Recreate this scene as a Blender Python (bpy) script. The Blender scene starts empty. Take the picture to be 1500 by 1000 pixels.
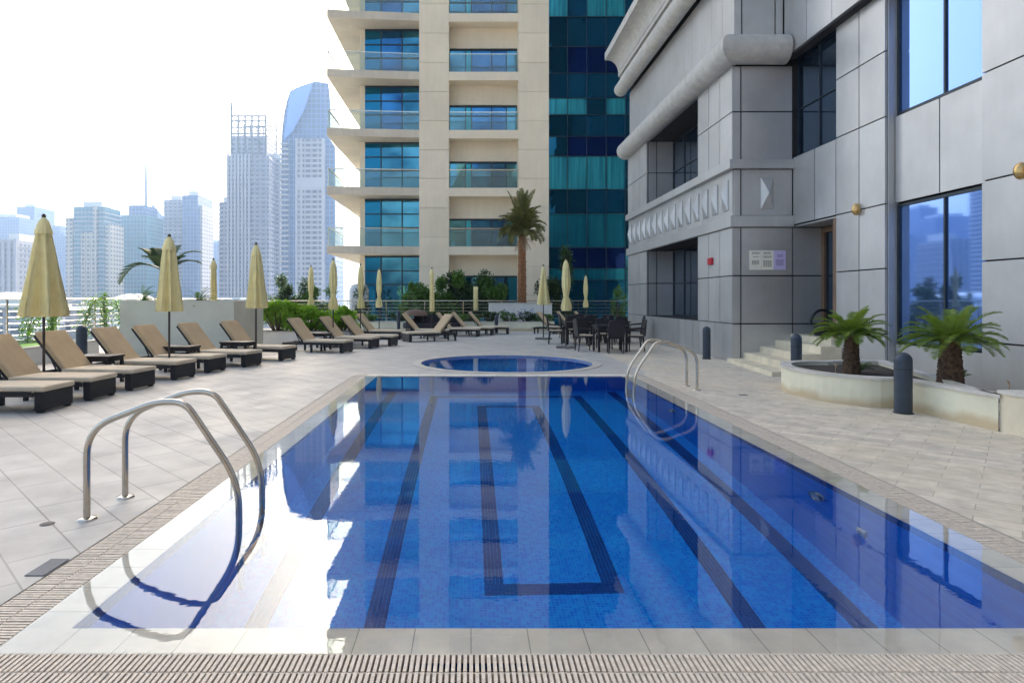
import bpy, bmesh, math, random
from mathutils import Vector, Matrix
from mathutils.geometry import tessellate_polygon
random.seed(7)
R = math.radians
S = bpy.context.scene
C = S.collection
# ---------------------------------------------------------------- camera, sky, sun, exposure
cd = bpy.data.cameras.new('camera'); cam = bpy.data.objects.new('camera', cd); C.objects.link(cam)
cam.location = (0, 0, 1.5); cam.rotation_euler = (R(90), 0, 0)
cd.sensor_width = 36; cd.lens = 22.32; cd.shift_x = 0.04; cd.shift_y = -0.0413
cd.clip_start = 0.05; cd.clip_end = 20000
S.camera = cam
SUN_AZ, SUN_EL = 4, 37          # azimuth from +Y towards +X
w = bpy.data.worlds.new('World'); S.world = w; w.use_nodes = True
nt = w.node_tree; bg = nt.nodes['Background']
sk = nt.nodes.new('ShaderNodeTexSky'); sk.sky_type = 'NISHITA'; sk.sun_disc = False
sk.sun_elevation = R(SUN_EL); sk.sun_rotation = R(SUN_AZ)
sk.air_density = 1.0; sk.dust_density = 5.5; sk.ozone_density = .8; sk.altitude = 0
wb = nt.nodes.new('ShaderNodeMix'); wb.data_type = 'RGBA'; wb.blend_type = 'MULTIPLY'; wb.inputs[0].default_value = 1
wb.inputs[7].default_value = (1.07, 1.02, .91, 1); nt.links.new(sk.outputs[0], wb.inputs[6]); nt.links.new(wb.outputs[2], bg.inputs[0]); bg.inputs[1].default_value = 0.14
sd = bpy.data.lights.new('sun', 'SUN'); sd.energy = 3.0; sd.angle = R(0.6); sd.color = (1, .95, .88)
so = bpy.data.objects.new('sun', sd); C.objects.link(so)
dv = Vector((math.sin(R(SUN_AZ))*math.cos(R(SUN_EL)), math.cos(R(SUN_AZ))*math.cos(R(SUN_EL)), math.sin(R(SUN_EL))))
so.rotation_euler = dv.to_track_quat('Z', 'Y').to_euler()
S.view_settings.view_transform = 'Standard'; S.view_settings.look = 'None'
S.view_settings.exposure = 1.75; S.view_settings.gamma = 1
cy = S.cycles
cy.caustics_refractive = True; cy.caustics_reflective = True; cy.blur_glossy = 0.5
cy.max_bounces = 10; cy.transmission_bounces = 8; cy.glossy_bounces = 5; cy.diffuse_bounces = 4; cy.transparent_max_bounces = 12; cy.volume_bounces = 0
cy.use_denoising = True; cy.sample_clamp_indirect = 8
try: cy.denoiser = 'OPENIMAGEDENOISE'
except Exception: pass

# ---------------------------------------------------------------- helpers
class MB:
    def __init__(s): s.v = []; s.f = []; s.sm = []
    def add(s, vs, fs, sm=False):
        n = len(s.v); s.v += [tuple(p) for p in vs]; s.f += [[i+n for i in f] for f in fs]; s.sm += [sm]*len(fs); return s
    def box(s, x0, x1, y0, y1, z0, z1, M=None):
        vs = [Vector((x, y, z)) for z in (z0, z1) for y in (y0, y1) for x in (x0, x1)]
        if M is not None: vs = [M @ p for p in vs]
        return s.add(vs, [(0,2,3,1),(4,5,7,6),(0,1,5,4),(2,6,7,3),(0,4,6,2),(1,3,7,5)])
    def bar(s, a, b, wd, th, up=(0,0,1)):
        a = Vector(a); b = Vector(b); d = (b-a); L = d.length; d.normalize()
        u = Vector(up); sx = d.cross(u)
        if sx.length < 1e-4: sx = d.cross(Vector((1,0,0)))
        sx.normalize(); uu = sx.cross(d)
        M = Matrix(((d.x, sx.x, uu.x, a.x),(d.y, sx.y, uu.y, a.y),(d.z, sx.z, uu.z, a.z),(0,0,0,1)))
        return s.box(0, L, -wd/2, wd/2, -th/2, th/2, M)
    def prism(s, poly, z0, z1, M=None):
        n = len(poly)
        vs = [Vector((p[0], p[1], z0)) for p in poly] + [Vector((p[0], p[1], z1)) for p in poly]
        if M is not None: vs = [M @ p for p in vs]
        fs = [[i, (i+1) % n, n+(i+1) % n, n+i] for i in range(n)]
        tr = tessellate_polygon([[Vector((p[0], p[1], 0)) for p in poly]])
        fs += [list(t) for t in tr] + [[n+i for i in reversed(t)] for t in tr]
        return s.add(vs, fs)
    def tube(s, pts, r, seg=10, cap=True):
        pts = [Vector(p) for p in pts]; n = len(pts)
        rr = r if isinstance(r, (list, tuple)) else [r]*n
        vs = []; fs = []; up = None
        for i, p in enumerate(pts):
            t = (pts[min(i+1, n-1)]-pts[max(i-1, 0)]).normalized()
            if up is None:
                up = Vector((0,0,1)) if abs(t.z) < .9 else Vector((1,0,0))
            sx = t.cross(up).normalized(); up = sx.cross(t).normalized()
            for k in range(seg):
                a = 2*math.pi*k/seg
                vs.append(p + rr[i]*(math.cos(a)*sx + math.sin(a)*up))
        for i in range(n-1):
            for k in range(seg):
                k2 = (k+1) % seg
                fs.append([i*seg+k, i*seg+k2, (i+1)*seg+k2, (i+1)*seg+k])
        s.add(vs, fs, True)
        if cap: s.add(vs[:seg], [list(range(seg))[::-1]]); s.add(vs[-seg:], [list(range(seg))])
        return s
    def lathe(s, prof, c=(0,0,0), seg=20, fn=None):
        vs = []; fs = []; n = len(prof)
        for i, (r, z) in enumerate(prof):
            for k in range(seg):
                a = 2*math.pi*k/seg
                q = r*(fn(a, i/(n-1)) if fn else 1)
                vs.append((c[0]+q*math.cos(a), c[1]+q*math.sin(a), c[2]+z))
        for i in range(n-1):
            for k in range(seg):
                k2 = (k+1) % seg
                fs.append([i*seg+k, i*seg+k2, (i+1)*seg+k2, (i+1)*seg+k])
        return s.add(vs, fs, True)
    def build(s, name, m, parent=None, bevel=0, **tg):
        me = bpy.data.meshes.new(name); me.from_pydata(s.v, [], s.f); me.materials.append(m)
        me.polygons.foreach_set('use_smooth', s.sm); me.update()
        bm = bmesh.new(); bm.from_mesh(me)
        if len(s.v) < 60000 and not tg.pop('flat', False): bmesh.ops.recalc_face_normals(bm, faces=bm.faces)
        if bevel:
            es = [e for e in bm.edges if len(e.link_faces) == 2 and e.calc_face_angle(0) > .6]
            bmesh.ops.bevel(bm, geom=es, offset=bevel, segments=2, affect='EDGES', profile=.5)
            for f in bm.faces: f.smooth = False
        bm.to_mesh(me); bm.free()
        o = bpy.data.objects.new(name, me); C.objects.link(o)
        if parent: o.parent = parent
        tg.pop('flat', None)
        for k, v in tg.items(): o[k] = v
        return o
def thing(name, label, cat, loc=(0,0,0), rz=0, group=None):
    o = bpy.data.objects.new(name, None); C.objects.link(o); o.empty_display_size = .1
    o.location = loc; o.rotation_euler = (0, 0, rz); o['label'] = label; o['category'] = cat
    if group: o['group'] = group
    return o
def tag(o, label, cat, group=None):
    o['label'] = label; o['category'] = cat
    if group: o['group'] = group
    return o
def struct(o): o['kind'] = 'structure'; return o
def kids(o): return [c for c in bpy.data.objects if c.parent == o]
def dup(o, loc, rz, label, group=None, sc=None):
    r = o.copy(); C.objects.link(r); r.location = loc; r.rotation_euler = (0, 0, rz); r['label'] = label
    if group: r['group'] = group
    if sc: r.scale = sc
    for ch in list(o['_k']) if '_k' in o else KIDS[o.name]:
        c = ch.copy(); C.objects.link(c); c.parent = r
        for g in KIDS2.get(ch.name, []):
            d = g.copy(); C.objects.link(d); d.parent = c
    return r
KIDS = {}; KIDS2 = {}
def register(o):
    KIDS[o.name] = kids(o)
    for c in KIDS[o.name]: KIDS2[c.name] = kids(c)

# ---------------------------------------------------------------- materials
def nmat(name):
    m = bpy.data.materials.new(name); m.use_nodes = True
    t = m.node_tree; return m, t, t.nodes['Principled BSDF']
def N(t, typ, **kw):
    n = t.nodes.new(typ)
    for k, v in kw.items():
        if k in n.inputs: n.inputs[k].default_value = v
        else: setattr(n, k, v)
    return n
def coords(t, scale=1, rot=(0,0,0), obj=True):
    tc = t.nodes.new('ShaderNodeTexCoord'); mp = t.nodes.new('ShaderNodeMapping')
    t.links.new(tc.outputs['Object'], mp.inputs[0])
    mp.inputs['Scale'].default_value = (scale,)*3 if not isinstance(scale, tuple) else scale
    mp.inputs['Rotation'].default_value = rot
    return mp.outputs[0]
def mat(name, col, rough=.6, metal=0, var=.12, vs=3, bump=0, bs=40, spec=.5, var2=None):
    m, t, b = nmat(name)
    b.inputs['Roughness'].default_value = rough; b.inputs['Metallic'].default_value = metal
    b.inputs['Specular IOR Level'].default_value = spec
    co = coords(t)
    nz = N(t, 'ShaderNodeTexNoise', Scale=vs, Detail=5, Roughness=.6); t.links.new(co, nz.inputs['Vector'])
    mx = N(t, 'ShaderNodeMix', data_type='RGBA')
    c2 = var2 or tuple(c*(1-var*2) for c in col); c1 = tuple(min(1, c*(1+var)) for c in col)
    mx.inputs['A'].default_value = (*c2, 1) ; mx.inputs['B'].default_value = (*c1, 1)
    mx.inputs[6].default_value = (*c2, 1); mx.inputs[7].default_value = (*c1, 1)
    rp = N(t, 'ShaderNodeMapRange'); rp.inputs[1].default_value = .3; rp.inputs[2].default_value = .7
    t.links.new(nz.outputs['Fac'], rp.inputs[0]); t.links.new(rp.outputs[0], mx.inputs[0])
    t.links.new(mx.outputs[2], b.inputs['Base Color'])
    if bump:
        n2 = N(t, 'ShaderNodeTexNoise', Scale=bs, Detail=4); t.links.new(co, n2.inputs['Vector'])
        bp = N(t, 'ShaderNodeBump', Strength=bump, Distance=.01); t.links.new(n2.outputs['Fac'], bp.inputs['Height'])
        t.links.new(bp.outputs[0], b.inputs['Normal'])
    return m
def brickmat(name, c1, c2, mortar, bw, rh, ms=.01, rot=(0,0,0), rough=.6, offset=.5, bump=.3, var=.25, vs=2.5, spec=.4, stain=None):
    m, t, b = nmat(name)
    co = coords(t, 1, rot)
    br = N(t, 'ShaderNodeTexBrick', Scale=1.0); br.offset = offset; br.squash = 1
    br.inputs['Color1'].default_value = (*c1, 1); br.inputs['Color2'].default_value = (*c2, 1); br.inputs['Mortar'].default_value = (*mortar, 1)
    br.inputs['Brick Width'].default_value = bw; br.inputs['Row Height'].default_value = rh
    br.inputs['Mortar Size'].default_value = ms; br.inputs['Mortar Smooth'].default_value = .2
    t.links.new(co, br.inputs['Vector'])
    nz = N(t, 'ShaderNodeTexNoise', Scale=vs, Detail=6, Roughness=.65); t.links.new(co, nz.inputs['Vector'])
    rp = N(t, 'ShaderNodeMapRange'); rp.inputs[1].default_value = .25; rp.inputs[2].default_value = .75
    rp.inputs[3].default_value = 1-var; rp.inputs[4].default_value = 1+var*.5
    t.links.new(nz.outputs['Fac'], rp.inputs[0])
    mu = N(t, 'ShaderNodeMix', data_type='RGBA', blend_type='MULTIPLY'); mu.inputs[0].default_value = 1
    t.links.new(br.outputs['Color'], mu.inputs[6]); t.links.new(rp.outputs[0], mu.inputs[7])
    out = mu.outputs[2]
    if stain:
        n3 = N(t, 'ShaderNodeTexNoise', Scale=.55, Detail=4, Roughness=.6); t.links.new(co, n3.inputs['Vector'])
        r3 = N(t, 'ShaderNodeMapRange'); r3.inputs[1].default_value = .45; r3.inputs[2].default_value = .68; r3.inputs[4].default_value = .6
        t.links.new(n3.outputs['Fac'], r3.inputs[0])
        m3 = N(t, 'ShaderNodeMix', data_type='RGBA'); t.links.new(r3.outputs[0], m3.inputs[0])
        t.links.new(out, m3.inputs[6]); m3.inputs[7].default_value = (*stain, 1); out = m3.outputs[2]
    t.links.new(out, b.inputs['Base Color'])
    b.inputs['Roughness'].default_value = rough; b.inputs['Specular IOR Level'].default_value = spec
    if stain:
        n4 = N(t, 'ShaderNodeTexNoise', Scale=1.3, Detail=5, Roughness=.6); t.links.new(co, n4.inputs['Vector'])
        r4 = N(t, 'ShaderNodeMapRange'); r4.inputs[1].default_value = .4; r4.inputs[2].default_value = .62; r4.inputs[3].default_value = .50; r4.inputs[4].default_value = .68
        t.links.new(n4.outputs['Fac'], r4.inputs[0]); t.links.new(r4.outputs[0], b.inputs['Roughness'])
    bp = N(t, 'ShaderNodeBump', Strength=bump, Distance=.004); bp.invert = True
    t.links.new(br.outputs['Fac'], bp.inputs['Height']); t.links.new(bp.outputs[0], b.inputs['Normal'])
    return m
M = {}
M['deck'] = brickmat('deck_stone', (.53,.51,.48), (.475,.46,.435), (.28,.265,.25), .68, .34, .0065, (0,0,R(45)), .5, stain=(.50,.475,.43))
M['deckr'] = brickmat('travertine_warm_lit', (.74,.66,.54), (.60,.54,.45), (.40,.35,.28), .52, .17, .0045, (0,0,R(41)), .55, var=.35, vs=5, stain=(.68,.57,.42))  # beige-wall bounce and fuller light are put into this paving colour
M['coping'] = brickmat('coping_stone', (.90,.82,.70), (.86,.79,.68), (.45,.41,.35), .255, 5, .003, (0,0,0), .4, offset=0)
M['ringstone'] = mat('ring_stone', (.54,.51,.46), .5, 0, .08, 2)
M['copingy'] = brickmat('coping_stone_side', (.90,.82,.70), (.86,.79,.68), (.45,.41,.35), .255, 5, .003, (0,0,R(90)), .4, offset=0)
M['mosaic'] = brickmat('blue_mosaic', (.003,.22,.88), (.010,.40,1.0), (.04,.42,1.0), .03, .03, .002, (0,0,0), .25, offset=0, bump=.1, var=.12, vs=1.2)
def wallmosaic(nm, a, b2, mo):
    return brickmat(nm, a, b2, mo, .03, .03, .002, (R(90),0,R(0)), .25, offset=0, bump=.1, var=.1)
M['mosaic_dark'] = brickmat('navy_mosaic', (.003,.06,.26), (.005,.08,.34), (.008,.10,.42), .03, .03, .002, (0,0,0), .25, offset=0, bump=.1)
M['metal'] = mat('stainless_steel', (.56,.51,.44), .16, 1, .06, 6)
M['slat'] = mat('grate_slat', (.68,.60,.51), .6, 0, .12, 30)
M['channel'] = mat('drain_channel', (.05,.04,.04), .8)
M['drain'] = mat('drain_grey', (.10,.12,.15), .6)
M['panel'] = mat('aluminium_panel', (.53,.53,.53), .38, .5, .07, .9, .06, 300)
def vary(m, island=.10, streak=.10):
    t = m.node_tree; b = t.nodes['Principled BSDF']; src = b.inputs['Base Color'].links[0].from_socket
    g = t.nodes.new('ShaderNodeNewGeometry'); co = coords(t, (3.2,3.2,.35)); nz = N(t, 'ShaderNodeTexNoise', Scale=1.6, Detail=6, Roughness=.7); t.links.new(co, nz.inputs['Vector'])
    a1 = N(t, 'ShaderNodeMapRange'); a1.inputs[3].default_value = 1-island; a1.inputs[4].default_value = 1+island*.4; t.links.new(g.outputs['Random Per Island'], a1.inputs[0])
    a2 = N(t, 'ShaderNodeMapRange'); a2.inputs[1].default_value = .3; a2.inputs[2].default_value = .7; a2.inputs[3].default_value = 1-streak; a2.inputs[4].default_value = 1+streak*.3; t.links.new(nz.outputs['Fac'], a2.inputs[0])
    mm = N(t, 'ShaderNodeMath', operation='MULTIPLY'); t.links.new(a1.outputs[0], mm.inputs[0]); t.links.new(a2.outputs[0], mm.inputs[1])
    mx = N(t, 'ShaderNodeMix', data_type='RGBA', blend_type='MULTIPLY'); mx.inputs[0].default_value = 1; t.links.new(src, mx.inputs[6]); t.links.new(mm.outputs[0], mx.inputs[7]); t.links.new(mx.outputs[2], b.inputs['Base Color'])
vary(M['panel'], .10, .05)
M['core'] = mat('joint_black', (.025,.025,.028), .8)
M['cornice'] = mat('cornice_stone', (.50,.49,.46), .55, 0, .1, 4, .2, 60)
M['panelb'] = mat('brown_panel', (.20,.12,.07), .5)
M['beige'] = mat('tower_plaster', (.76,.685,.545), .75, 0, .05, .35)
M['slab'] = mat('tower_slab', (.60,.55,.46), .8, 0, .08, .5)
vary(M['beige'], .05, .06); vary(M['slab'], .04, .10)
M['white'] = mat('white_plaster', (.75,.74,.72), .7, 0, .05)
M['cream'] = mat('cream_render', (.78,.74,.56), .7, 0, .08, 1.2)
m = M['cream']; t = m.node_tree; b = t.nodes['Principled BSDF']; src = b.inputs['Base Color'].links[0].from_socket
tc = t.nodes.new('ShaderNodeTexCoord'); sp = t.nodes.new('ShaderNodeSeparateXYZ'); t.links.new(tc.outputs['Object'], sp.inputs[0])
nz = N(t, 'ShaderNodeTexNoise', Scale=2.2, Detail=5); t.links.new(tc.outputs['Object'], nz.inputs['Vector'])
mm = N(t, 'ShaderNodeMath', operation='MULTIPLY_ADD'); t.links.new(nz.outputs['Fac'], mm.inputs[0]); mm.inputs[1].default_value = -.30; t.links.new(sp.outputs[2], mm.inputs[2])
mr = N(t, 'ShaderNodeMapRange'); mr.inputs[1].default_value = -.10; mr.inputs[2].default_value = .02; mr.inputs[3].default_value = .75; mr.inputs[4].default_value = 0; t.links.new(mm.outputs[0], mr.inputs[0])
mx = N(t, 'ShaderNodeMix', data_type='RGBA'); t.links.new(mr.outputs[0], mx.inputs[0]); t.links.new(src, mx.inputs[6]); mx.inputs[7].default_value = (.50,.36,.20,1); t.links.new(mx.outputs[2], b.inputs['Base Color'])
M['creamcap'] = mat('cream_capstone', (.62,.58,.52), .6, 0, .1, 2)
M['stepst'] = mat('step_stone', (.76,.67,.50), .6, 0, .1, 2)
M['soil'] = mat('dark_soil', (.06,.045,.035), .95, 0, .4, 15, .6, 30)
M['bollard'] = mat('slate_paint', (.035,.05,.075), .42, .1, .1, 8)
M['wicker'] = brickmat('black_wicker', (.022,.020,.026), (.03,.028,.035), (.006,.006,.008), .03, .012, .002, (R(90),0,0), .45, bump=.6)
M['cushion'] = mat('tan_cushion', (.50,.375,.235), .9, 0, .06, 2, .25, 160)
M['seat'] = mat('beige_cushion', (.64,.54,.41), .9, 0, .05, 2, .25, 160)
M['canopy'] = mat('yellow_canvas', (.84,.73,.37), .85, 0, .07, 3, .15, 90)
def crease(m, sc, dist):
    t = m.node_tree; b = t.nodes['Principled BSDF']; co = coords(t, sc); nz = N(t, 'ShaderNodeTexNoise', Scale=1, Detail=3); t.links.new(co, nz.inputs['Vector'])
    bp = N(t, 'ShaderNodeBump', Strength=.7, Distance=dist); t.links.new(nz.outputs['Fac'], bp.inputs['Height'])
    old = b.inputs['Normal'].links[0].from_socket; t.links.new(old, bp.inputs['Normal']); t.links.new(bp.outputs[0], b.inputs['Normal'])
crease(M['canopy'], (14,14,3), .05); crease(M['cushion'], (4,6,5), .03); crease(M['seat'], (4,6,5), .03)
M['pole'] = mat('dark_pole', (.045,.03,.025), .4)
M['base'] = mat('grey_base', (.20,.18,.17), .8, 0, .15)
M['gold'] = mat('brass_lamp', (.62,.42,.18), .28, .9, .08)
M['red'] = mat('red_box', (.50,.01,.03), .4)
M['trunk'] = mat('palm_trunk', (.30,.14,.06), .95, 0, .4, 14, .8, 25)
M['trunk2'] = mat('sago_trunk', (.11,.065,.04), .95, 0, .4, 20, .8, 30)
M['bark'] = mat('bark', (.12,.09,.06), .95, 0, .3, 10, .5, 30)
def leafmat(nm, col, c2, rough=.5):
    m = mat(nm, col, rough, 0, .2, 6, var2=c2)
    b = m.node_tree.nodes['Principled BSDF']; t = m.node_tree
    tr = N(t, 'ShaderNodeBsdfTranslucent'); tr.inputs[0].default_value = (col[0]*1.5, col[1]*1.6, col[2]*.8, 1)
    mx = N(t, 'ShaderNodeMixShader'); mx.inputs[0].default_value = .3
    t.links.new(b.outputs[0], mx.inputs[1]); t.links.new(tr.outputs[0], mx.inputs[2])
    t.links.new(mx.outputs[0], t.nodes['Material Output'].inputs[0]); return m
M['leaf'] = leafmat('leaf_green', (.10,.20,.03), (.05,.11,.02))
M['leafb'] = leafmat('leaf_bright', (.22,.38,.03), (.11,.24,.02))
M['leafd'] = leafmat('leaf_dark', (.045,.09,.03), (.02,.045,.02))
M['palml'] = leafmat('date_frond', (.17,.16,.05), (.06,.075,.025))
M['sagol'] = leafmat('sago_frond', (.18,.26,.035), (.07,.13,.02))
M['dry'] = mat('dry_stem', (.45,.30,.18), .9)
M['flower'] = mat('lilac_flower', (.42,.40,.62), .8)
M['grass'] = mat('lawn', (.09,.22,.02), .9, 0, .3, 12, .8, 60)
M['black'] = mat('black_plastic', (.015,.015,.017), .45)
M['paperw'] = mat('sign_white', (.82,.80,.70), .5, 0, .02)
M['paperl'] = mat('sign_lilac', (.58,.52,.80), .5, 0, .02)
M['ink'] = mat('sign_ink', (.17,.16,.14), .6)
M['inkl'] = mat('sign_lilac_ink', (.22,.17,.42), .6)
M['brownst'] = mat('terracotta_canvas', (.16,.10,.075), .8)
def glassmat(nm, tint, rough=.03, base=(.01,.03,.05), k=.85, wav=.03, wavs=.6):
    m, t, b = nmat(nm)
    b.inputs['Base Color'].default_value = (*tint, 1); b.inputs['Metallic'].default_value = k
    b.inputs['Roughness'].default_value = rough
    co = coords(t); nz = N(t, 'ShaderNodeTexNoise', Scale=wavs, Detail=1); t.links.new(co, nz.inputs['Vector'])
    bp = N(t, 'ShaderNodeBump', Strength=wav, Distance=.3); t.links.new(nz.outputs['Fac'], bp.inputs['Height']); t.links.new(bp.outputs[0], b.inputs['Normal'])
    return m
M['glassb'] = glassmat('blue_solar_glass', (.17,.30,.64), wav=.012)
M['glassd'] = glassmat('dark_glass', (.06,.10,.16), .06)
M['glasst'] = glassmat('teal_glass', (.06,.26,.40), wav=.06)
M['glassn'] = glassmat('navy_glass', (.025,.12,.26), wav=.06)
M['glassc'] = glassmat('curtained_glass', (.04,.44,.54), .2, k=.55)
M['glasst2'] = glassmat('deep_teal_glass', (.012,.15,.27), wav=.06)
def folds(m, lo, hi):
    t = m.node_tree; b = t.nodes['Principled BSDF']; co = coords(t, (7,7,.25)); nz = N(t, 'ShaderNodeTexNoise', Scale=1, Detail=3); t.links.new(co, nz.inputs['Vector'])
    mx = N(t, 'ShaderNodeMix', data_type='RGBA'); mr = N(t, 'ShaderNodeMapRange'); mr.inputs[1].default_value = .35; mr.inputs[2].default_value = .65
    t.links.new(nz.outputs['Fac'], mr.inputs[0]); t.links.new(mr.outputs[0], mx.inputs[0]); mx.inputs[6].default_value = (*lo,1); mx.inputs[7].default_value = (*hi,1); t.links.new(mx.outputs[2], b.inputs['Base Color'])
folds(M['glassc'], (.02,.26,.36), (.06,.50,.60))
def patches(m, lo, hi, sc=(.55,.55,.7)):
    folds(m, lo, hi); t = m.node_tree; b = t.nodes['Principled BSDF']
    mp = [n for n in t.nodes if n.type == 'MAPPING'][-1]; mp.inputs['Scale'].default_value = sc
patches(M['glasst'], (.02,.12,.20), (.09,.32,.44)); patches(M['glassn'], (.012,.06,.16), (.04,.20,.42))
M['mull'] = mat('window_frame', (.03,.045,.06), .4, .5)
M['curtain'] = mat('pale_curtain', (.55,.6,.62), .9)
m, t, b = nmat('balcony_glass'); M['bglass'] = m
b.inputs['Base Color'].default_value = (.5,.62,.58,1); b.inputs['Roughness'].default_value = .04
tr = N(t, 'ShaderNodeBsdfTransparent'); tr.inputs[0].default_value = (.84,.93,.91,1)
mx = N(t, 'ShaderNodeMixShader'); mx.inputs[0].default_value = .20
t.links.new(tr.outputs[0], mx.inputs[1]); t.links.new(b.outputs[0], mx.inputs[2]); t.links.new(mx.outputs[0], t.nodes['Material Output'].inputs[0])
# pool water: fresnel mix of mirror reflection and refraction, faint ripples
m, t, b = nmat('pool_water'); M['water'] = m; t.nodes.remove(b)
gl = N(t, 'ShaderNodeBsdfGlossy', Roughness=.0); rf = N(t, 'ShaderNodeBsdfRefraction', Roughness=.0, IOR=1.33)
gl.inputs[0].default_value = (.84,.93,1,1); rf.inputs[0].default_value = (.985,.995,1,1)
fr = N(t, 'ShaderNodeFresnel', IOR=1.5); mx = N(t, 'ShaderNodeMixShader')
co = coords(t, (1,1.6,1)); n1 = N(t, 'ShaderNodeTexNoise', Scale=10, Detail=2, Roughness=.5); t.links.new(co, n1.inputs['Vector'])
bp = N(t, 'ShaderNodeBump', Strength=.05, Distance=.0045); t.links.new(n1.outputs['Fac'], bp.inputs['Height'])
for q in (gl, rf, fr): t.links.new(bp.outputs[0], q.inputs['Normal'])
t.links.new(fr.outputs[0], mx.inputs[0]); t.links.new(rf.outputs[0], mx.inputs[1]); t.links.new(gl.outputs[0], mx.inputs[2])
t.links.new(mx.outputs[0], t.nodes['Material Output'].inputs[0])
M['sea'] = mat('marina_water', (.10,.20,.24), .12, 0, .1, .02)
M['city'] = mat('city_ground', (.45,.42,.38), .9, 0, .15, .01)
M['street'] = mat('street_asphalt', (.06,.06,.06), .9)

# ---------------------------------------------------------------- setting: ground, water, terrace
PX0, PX1, PY0, PY1 = -1.83, 2.93, 2.906, 12.35
CW, GW = .21, .27
struct(MB().box(-2950, 2950, -950, 2950, -24, -22).build('ground', M['city']))
struct(MB().box(-700, -14, 60, 330, -21.98, -21.9).build('marina_water', M['sea']))
struct(MB().box(-14, 60, 33.5, 37, -21.98, -21.9).build('road', M['street']))
def poly_sheet(name, outer, holes, z, m):
    loops = [[Vector((x, y, 0)) for x, y in outer]] + [[Vector((x, y, 0)) for x, y in h] for h in holes]
    tr = tessellate_polygon(loops); vs = [p for l in loops for p in l]
    b = MB(); b.add([(p.x, p.y, z) for p in vs], [list(q) for q in tr])
    o = b.build(name, m); 
    me = o.data
    if me.polygons[0].normal.z < 0: me.flip_normals()
    return struct(o)
CX, CY, CR = .83, 14.95, 2.0
circ = lambda r, n=72: [(CX+r*math.cos(2*math.pi*i/n), CY+r*math.sin(2*math.pi*i/n)) for i in range(n)]
X0, X1, Y0, Y1 = PX0-CW-GW, PX1+CW+GW, PY0-CW-GW, PY1+.22
poly_sheet('deck', [(-12.5,-9),(X0,-9),(X0,Y0),(X0,Y1),(X1,Y1),(X1,Y1+.001),(3.6,Y1+.6),(3.6,33),(-12.5,33)], [circ(CR+.2)], 0, M['deck'])
poly_sheet('pavement', [(X0,-9),(13,-9),(13,33),(3.6,33),(3.6,Y1+.6),(X1,Y1),(X1,Y0),(X0,Y0)], [], 0, M['deckr'])
b = MB(); b.box(-12.5, 13, -9, 33, -3.2, -2.4); b.box(-12.5, -12.3, -9, 33, -22, -.01); b.box(-12.3, 13, 32.8, 33, -22, -.01)
struct(b.build('terrace_slab', M['white']))
# small stone drain, metal disc
tag(MB().box(-2.42, -2.315, 3.44, 3.66, 0, .006).build('drain_cover', M['drain']), 'small dark grey drain grille beside the left pool grating', 'drain cover')
tag(MB().lathe([(0,.004),(.04,.004),(.046,0)], (-2.83, 4.24, .001), 20).build('metal_disc', M['base']), 'small round metal disc set in the tiles by the near ladder', 'floor disc')
tag(MB().box(4.2, 4.32, 9.9, 9.98, 0, .006).build('drain_cover', M['drain']), 'tiny drain grille behind the far ladder feet', 'drain cover')

# pool basin
D = 1.75
b = MB(); b.add([(PX0,PY0,-D),(PX1,PY0,-D),(PX1,PY1,-D),(PX0,PY1,-D)], [(0,1,2,3)])
pool = struct(b.build('pool_floor', M['mosaic'], flat=True))
M['mosx'] = brickmat('blue_mosaic_side', (.004,.28,.88), (.010,.36,.97), (.03,.36,.9), .03, .03, .002, (R(90),0,0), .25, offset=0, bump=.1, var=.1)
M['mosy'] = brickmat('blue_mosaic_long', (.004,.28,.88), (.010,.36,.97), (.03,.36,.9), .03, .03, .002, (R(90),0,R(90)), .25, offset=0, bump=.1, var=.1)
T = .25
struct(MB().box(PX0-T, PX0, PY0-T, PY1+T, -D-.1, -.16).build('pool_wall', M['mosy']))
struct(MB().box(PX1, PX1+T, PY0-T, PY1+T, -D-.1, -.16).build('pool_wall', M['mosy']))
struct(MB().box(PX0, PX1, PY0-T, PY0, -D-.1, -.16).build('pool_wall', M['mosx']))
struct(MB().box(PX0, PX1, PY1, PY1+T, -D-.1, -.16).build('pool_wall', M['mosx']))
b = MB(); e = .004; T = .20
b.box(PX0-T, PX0+e, PY0-T, PY1+T, -.16, -.016).box(PX1-e, PX1+T, PY0-T, PY1+T, -.16, -.016)
b.box(PX0+e, PX1-e, PY0-T, PY0+e, -.16, -.016).box(PX0+e, PX1-e, PY1-e, PY1+T, -.16, -.016)
struct(b.build('waterline_tiles', M['mosaic_dark']))
# submerged coping: near, far, left, right
struct(MB().box(PX0-CW, PX1+CW, PY0-CW, PY0, -.016, -.008).build('pool_coping', M['coping']))
struct(MB().box(PX0-CW, PX1+CW, PY1, PY1+.22, -.016, .012).build('pool_coping', M['coping']))
struct(MB().box(PX0-CW, PX0, PY0, PY1, -.016, -.008).build('pool_coping', M['copingy']))
struct(MB().box(PX1, PX1+CW, PY0, PY1, -.016, -.008).build('pool_coping', M['copingy']))
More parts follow.
